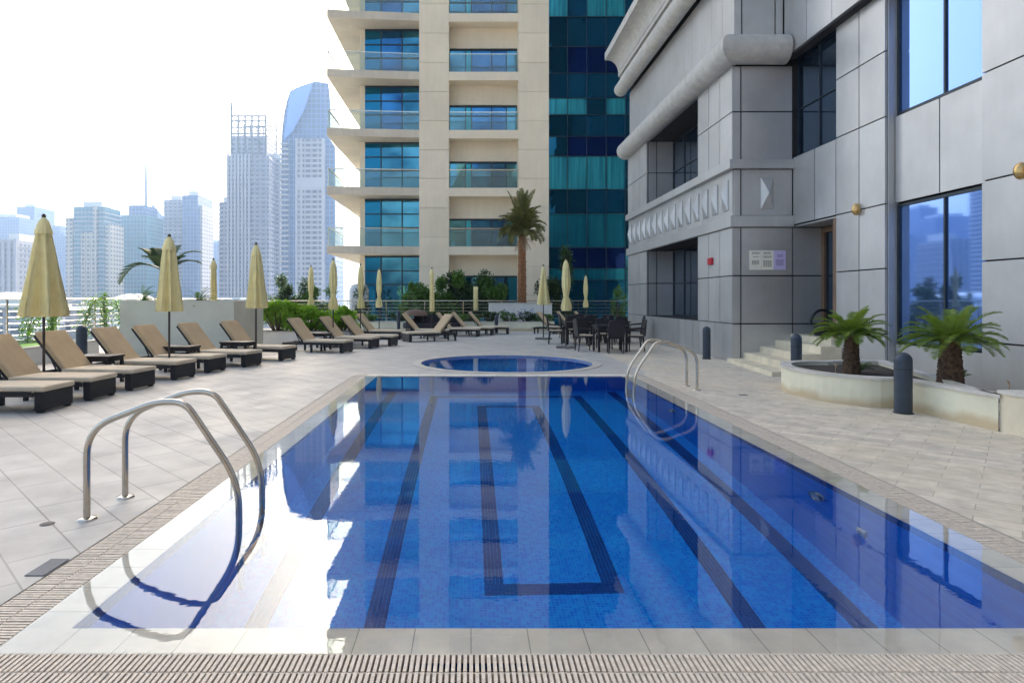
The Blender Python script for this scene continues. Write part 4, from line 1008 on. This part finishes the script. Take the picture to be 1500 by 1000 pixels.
# spire tower
Y = 820; kk = Y/930; t = thing('spire_tower', 'pale tower with a raking glass top and tall thin spire', 'skyscraper', ((222-690)*kk, Y, -22), 0, GS)
pf = [(-13,0),(17,0),(17,128),(2,146),(-13,128)]
Mx = Matrix(((1,0,0,0),(0,0,1,0),(0,1,0,0),(0,0,0,1)))
MB().prism(pf, 0, 30, Mx).build('tower_body', CM['blue'], t); MB().tube([(-7,-.5,120),(-7,-.5,197)], [2.4,1.2], 8).build('spire', M['trimd'], t)
MB().bar((-26,0,124),(-7,0,140),2,2).bar((-26,0,124),(-26,0,112),1.5,1.5,(1,0,0)).bar((-7,0,140),(-7,0,112),1.5,1.5,(1,0,0)).build('roof_frame', M['trimd'], t)
city(240,266,293,600,34,'grey','lavender-grey tower behind the small arching palm')
city(267,290,286,590,34,'blue','smooth blue tower with a flat top right of the lavender one', bands=False, parts=[(.9,1.15,300,4,30,'white')])
city(299,322,355,900,40,'blue','low pale block in the gap left of the crowned tower', bands=False)
city(321,336,296,505,26,'grey','narrow side tower attached left of the crowned tower')
# crowned tower
t, hw, h, kk = city(335,394,228,500,36,'grey','tall grey tower topped with an open lattice crown', bands=True, fins=0)
b = MB()
for i in range(7): u = -hw+hw*1.05*i/6; b.box(u-.8,u+.8,-2.2,-.95,0,h+1)
b.build('vertical_fins', M['trim'], t)
u0, u1 = -hw+1.5, hw-3
MB().box(u0,u1,2,30,h,h+16).build('crown_base', CM['grey'], t)
b = MB()
for i in range(6):
    x = u0+(u1-u0)*i/5; b.box(x-.75,x+.75,1.1,1.9,h,h+(32 if i else 42)); b.box(x-.5,x+.5,29,29.6,h,h+32)
for z in (h+17,h+22,h+27,h+31): b.box(u0,u1,1.3,1.8,z,z+1.3); b.box(u0,u1,29.1,29.6,z,z+.6); b.box(u0,u0+.6,1.8,29,z,z+.6); b.box(u1-.6,u1,1.8,29,z,z+.6)
b.build('lattice_crown', M['trimd'], t)
city(394,411,232,515,30,'white','pale strip tower between the crowned and the glass skyscraper')
# big curved glass tower
Y = 450; kk = Y/930; t = thing('skyscraper', 'tallest blue glass skyscraper with a sloping curved top', 'skyscraper', ((450-690)*kk, Y, -22), 0, GS)
def P(px, py): return ((px-450)*kk, 1.5+(438-py)*kk+22)
left = [P(412,480+0), P(412,215), P(413,190), P(416,165), P(420,148), P(425,133), P(440,126), P(462,119), P(481,122)]
out = [(P(412,0)[0],0)]+left[1:]+[P(484,150), P(484,205), P(491,215), (P(491,0)[0],0)]
MB().prism(out[::-1], 0, 30, Mx).build('tower_body', CM['blue'], t)
b = MB(); q0, q1, q2 = P(425,134), P(461,120), P(416,205)
b.add([(q0[0],-.3,q0[1]),(q1[0],-3.2,q1[1]-1),(P(448,165)[0],-5,P(448,165)[1]),(P(430,195)[0],-3,P(430,195)[1]),(q2[0],-.3,q2[1])], [(0,1,2,3,4)]); b.build('glass_facet', M['glassb'], t)
b = MB(); z = 10; zt = P(0,205)[1]
while z < zt-2:
    b.box(P(437,0)[0], P(475,0)[0], -5.2, -4.0, z, z+1.3)
    b.box(P(411,0)[0], P(424,0)[0], -2.5, -.2, z, z+1.2); z += 3.6
b.build('balconies', M['trim'], t)
MB().box(P(438,0)[0], P(474,0)[0], -4, -.1, 0, zt).build('balcony_wing', CM['grey'], t)
b = MB()
for px in (437,444,475): b.box(P(px,0)[0]-.7, P(px,0)[0]+.7, -5.4, -.1, 0, zt)
b.box(P(438,0)[0], P(474,0)[0], -5.3, -4.05, P(0,277)[1], P(0,262)[1]); b.build('vertical_fins', M['trim'], t)
# off-frame towers that the wing's windows mirror
for (x, y, wd_, h_, m_, lab) in ((-402,500,28,96,'grey','balconied tower seen only as a reflection in the wing window'), (-520,600,60,70,'blue','broad blue tower seen only mirrored in the wing window'), (-610,640,50,110,'white','pale tower seen only mirrored in the wing window')):
    t = thing('skyscraper', lab, 'skyscraper', (x,y,-22), 0, GS); MB().box(-wd_/2,wd_/2,-wd_/2,wd_/2,0,h_+22).build('tower_body', CM[m_], t)
    b = MB(); z = 4
    while z < h_+20: b.box(-wd_/2-1,wd_/2+1,-wd_/2-1,wd_/2+1,z,z+.8); z += 3.6
    b.build('floor_bands', M['white'], t)
# low waterfront blocks, white domes, boats
for (px0, px1, yt, Y, lab) in ((-120,40,446,150,'long low white waterfront block below the far left towers'), (52,120,450,170,'low white waterfront block behind the left railing'), (130,240,441,330,'low white pavilion on the far quay'), (300,350,436,260,'low white quay building beside the planter box'), (345,420,444,120,'low white deck building seen through the back railing'), (420,520,452,140,'low pale block left of the balcony tower')):
    kk = Y/930; x0, x1 = (px0-690)*kk, (px1-690)*kk; H = 1.5+(438-yt)*kk
    t = thing('waterfront_building', lab, 'building', ((x0+x1)/2,Y,-22), 0, 'low buildings by the marina'); hw = (x1-x0)/2; h = H+22
    MB().box(-hw,hw,0,14,0,h-.6).build('wall', CM['white'], t); MB().box(-hw-1,hw+1,-1,15,h-.59,h).build('roof', M['white'], t)
for (px, yt, r, Y, lab) in ((18,428,9,300,'white domed roof at the far left on the horizon'), (196,430,6,330,'white domed roof just left of the small arching palm')):
    kk = Y/930; t = thing('domed_hall', lab, 'hall', ((px-690)*kk,Y,-22), 0, 'white domed roofs')
    H = 1.5+(438-yt)*kk+22; MB().lathe([(r*1.6,0),(r*1.6,H-4)], (0,0,0), 28).build('wall', M['white'], t); MB().lathe([(r*1.7*math.cos(R(a)), H-4+4*math.sin(R(a))) for a in range(0,91,10)], (0,0,0), 28).build('dome', M['white'], t)
t = thing('water_tank', 'pale grey water tank beside the tower corner', 'tank', (-6.35,36.0,-22))
MB().lathe([(.55,0),(.55,24.0),(.45,24.3),(.001,24.4)], (0,0,0), 24).build('tank_body', M['panel'], t); MB().tube([(.1,0,24.3),(.1,0,24.9)], .05, 8).build('vent_pipe', M['panel'], t)

# ---------------------------------------------------------------- haze
m = bpy.data.materials.new('haze'); m.use_nodes = True; t = m.node_tree; t.nodes.clear()
o_ = N(t, 'ShaderNodeOutputMaterial'); pv = N(t, 'ShaderNodeVolumePrincipled'); pv.inputs['Density'].default_value = .00045
pv.inputs['Color'].default_value = (.50,.70,1,1); pv.inputs['Anisotropy'].default_value = .3
t.links.new(pv.outputs[0], o_.inputs['Volume'])
h = MB().box(-3000, 3000, -1000, 3000, -25.0, 200).build('haze', m); h['kind'] = 'stuff'
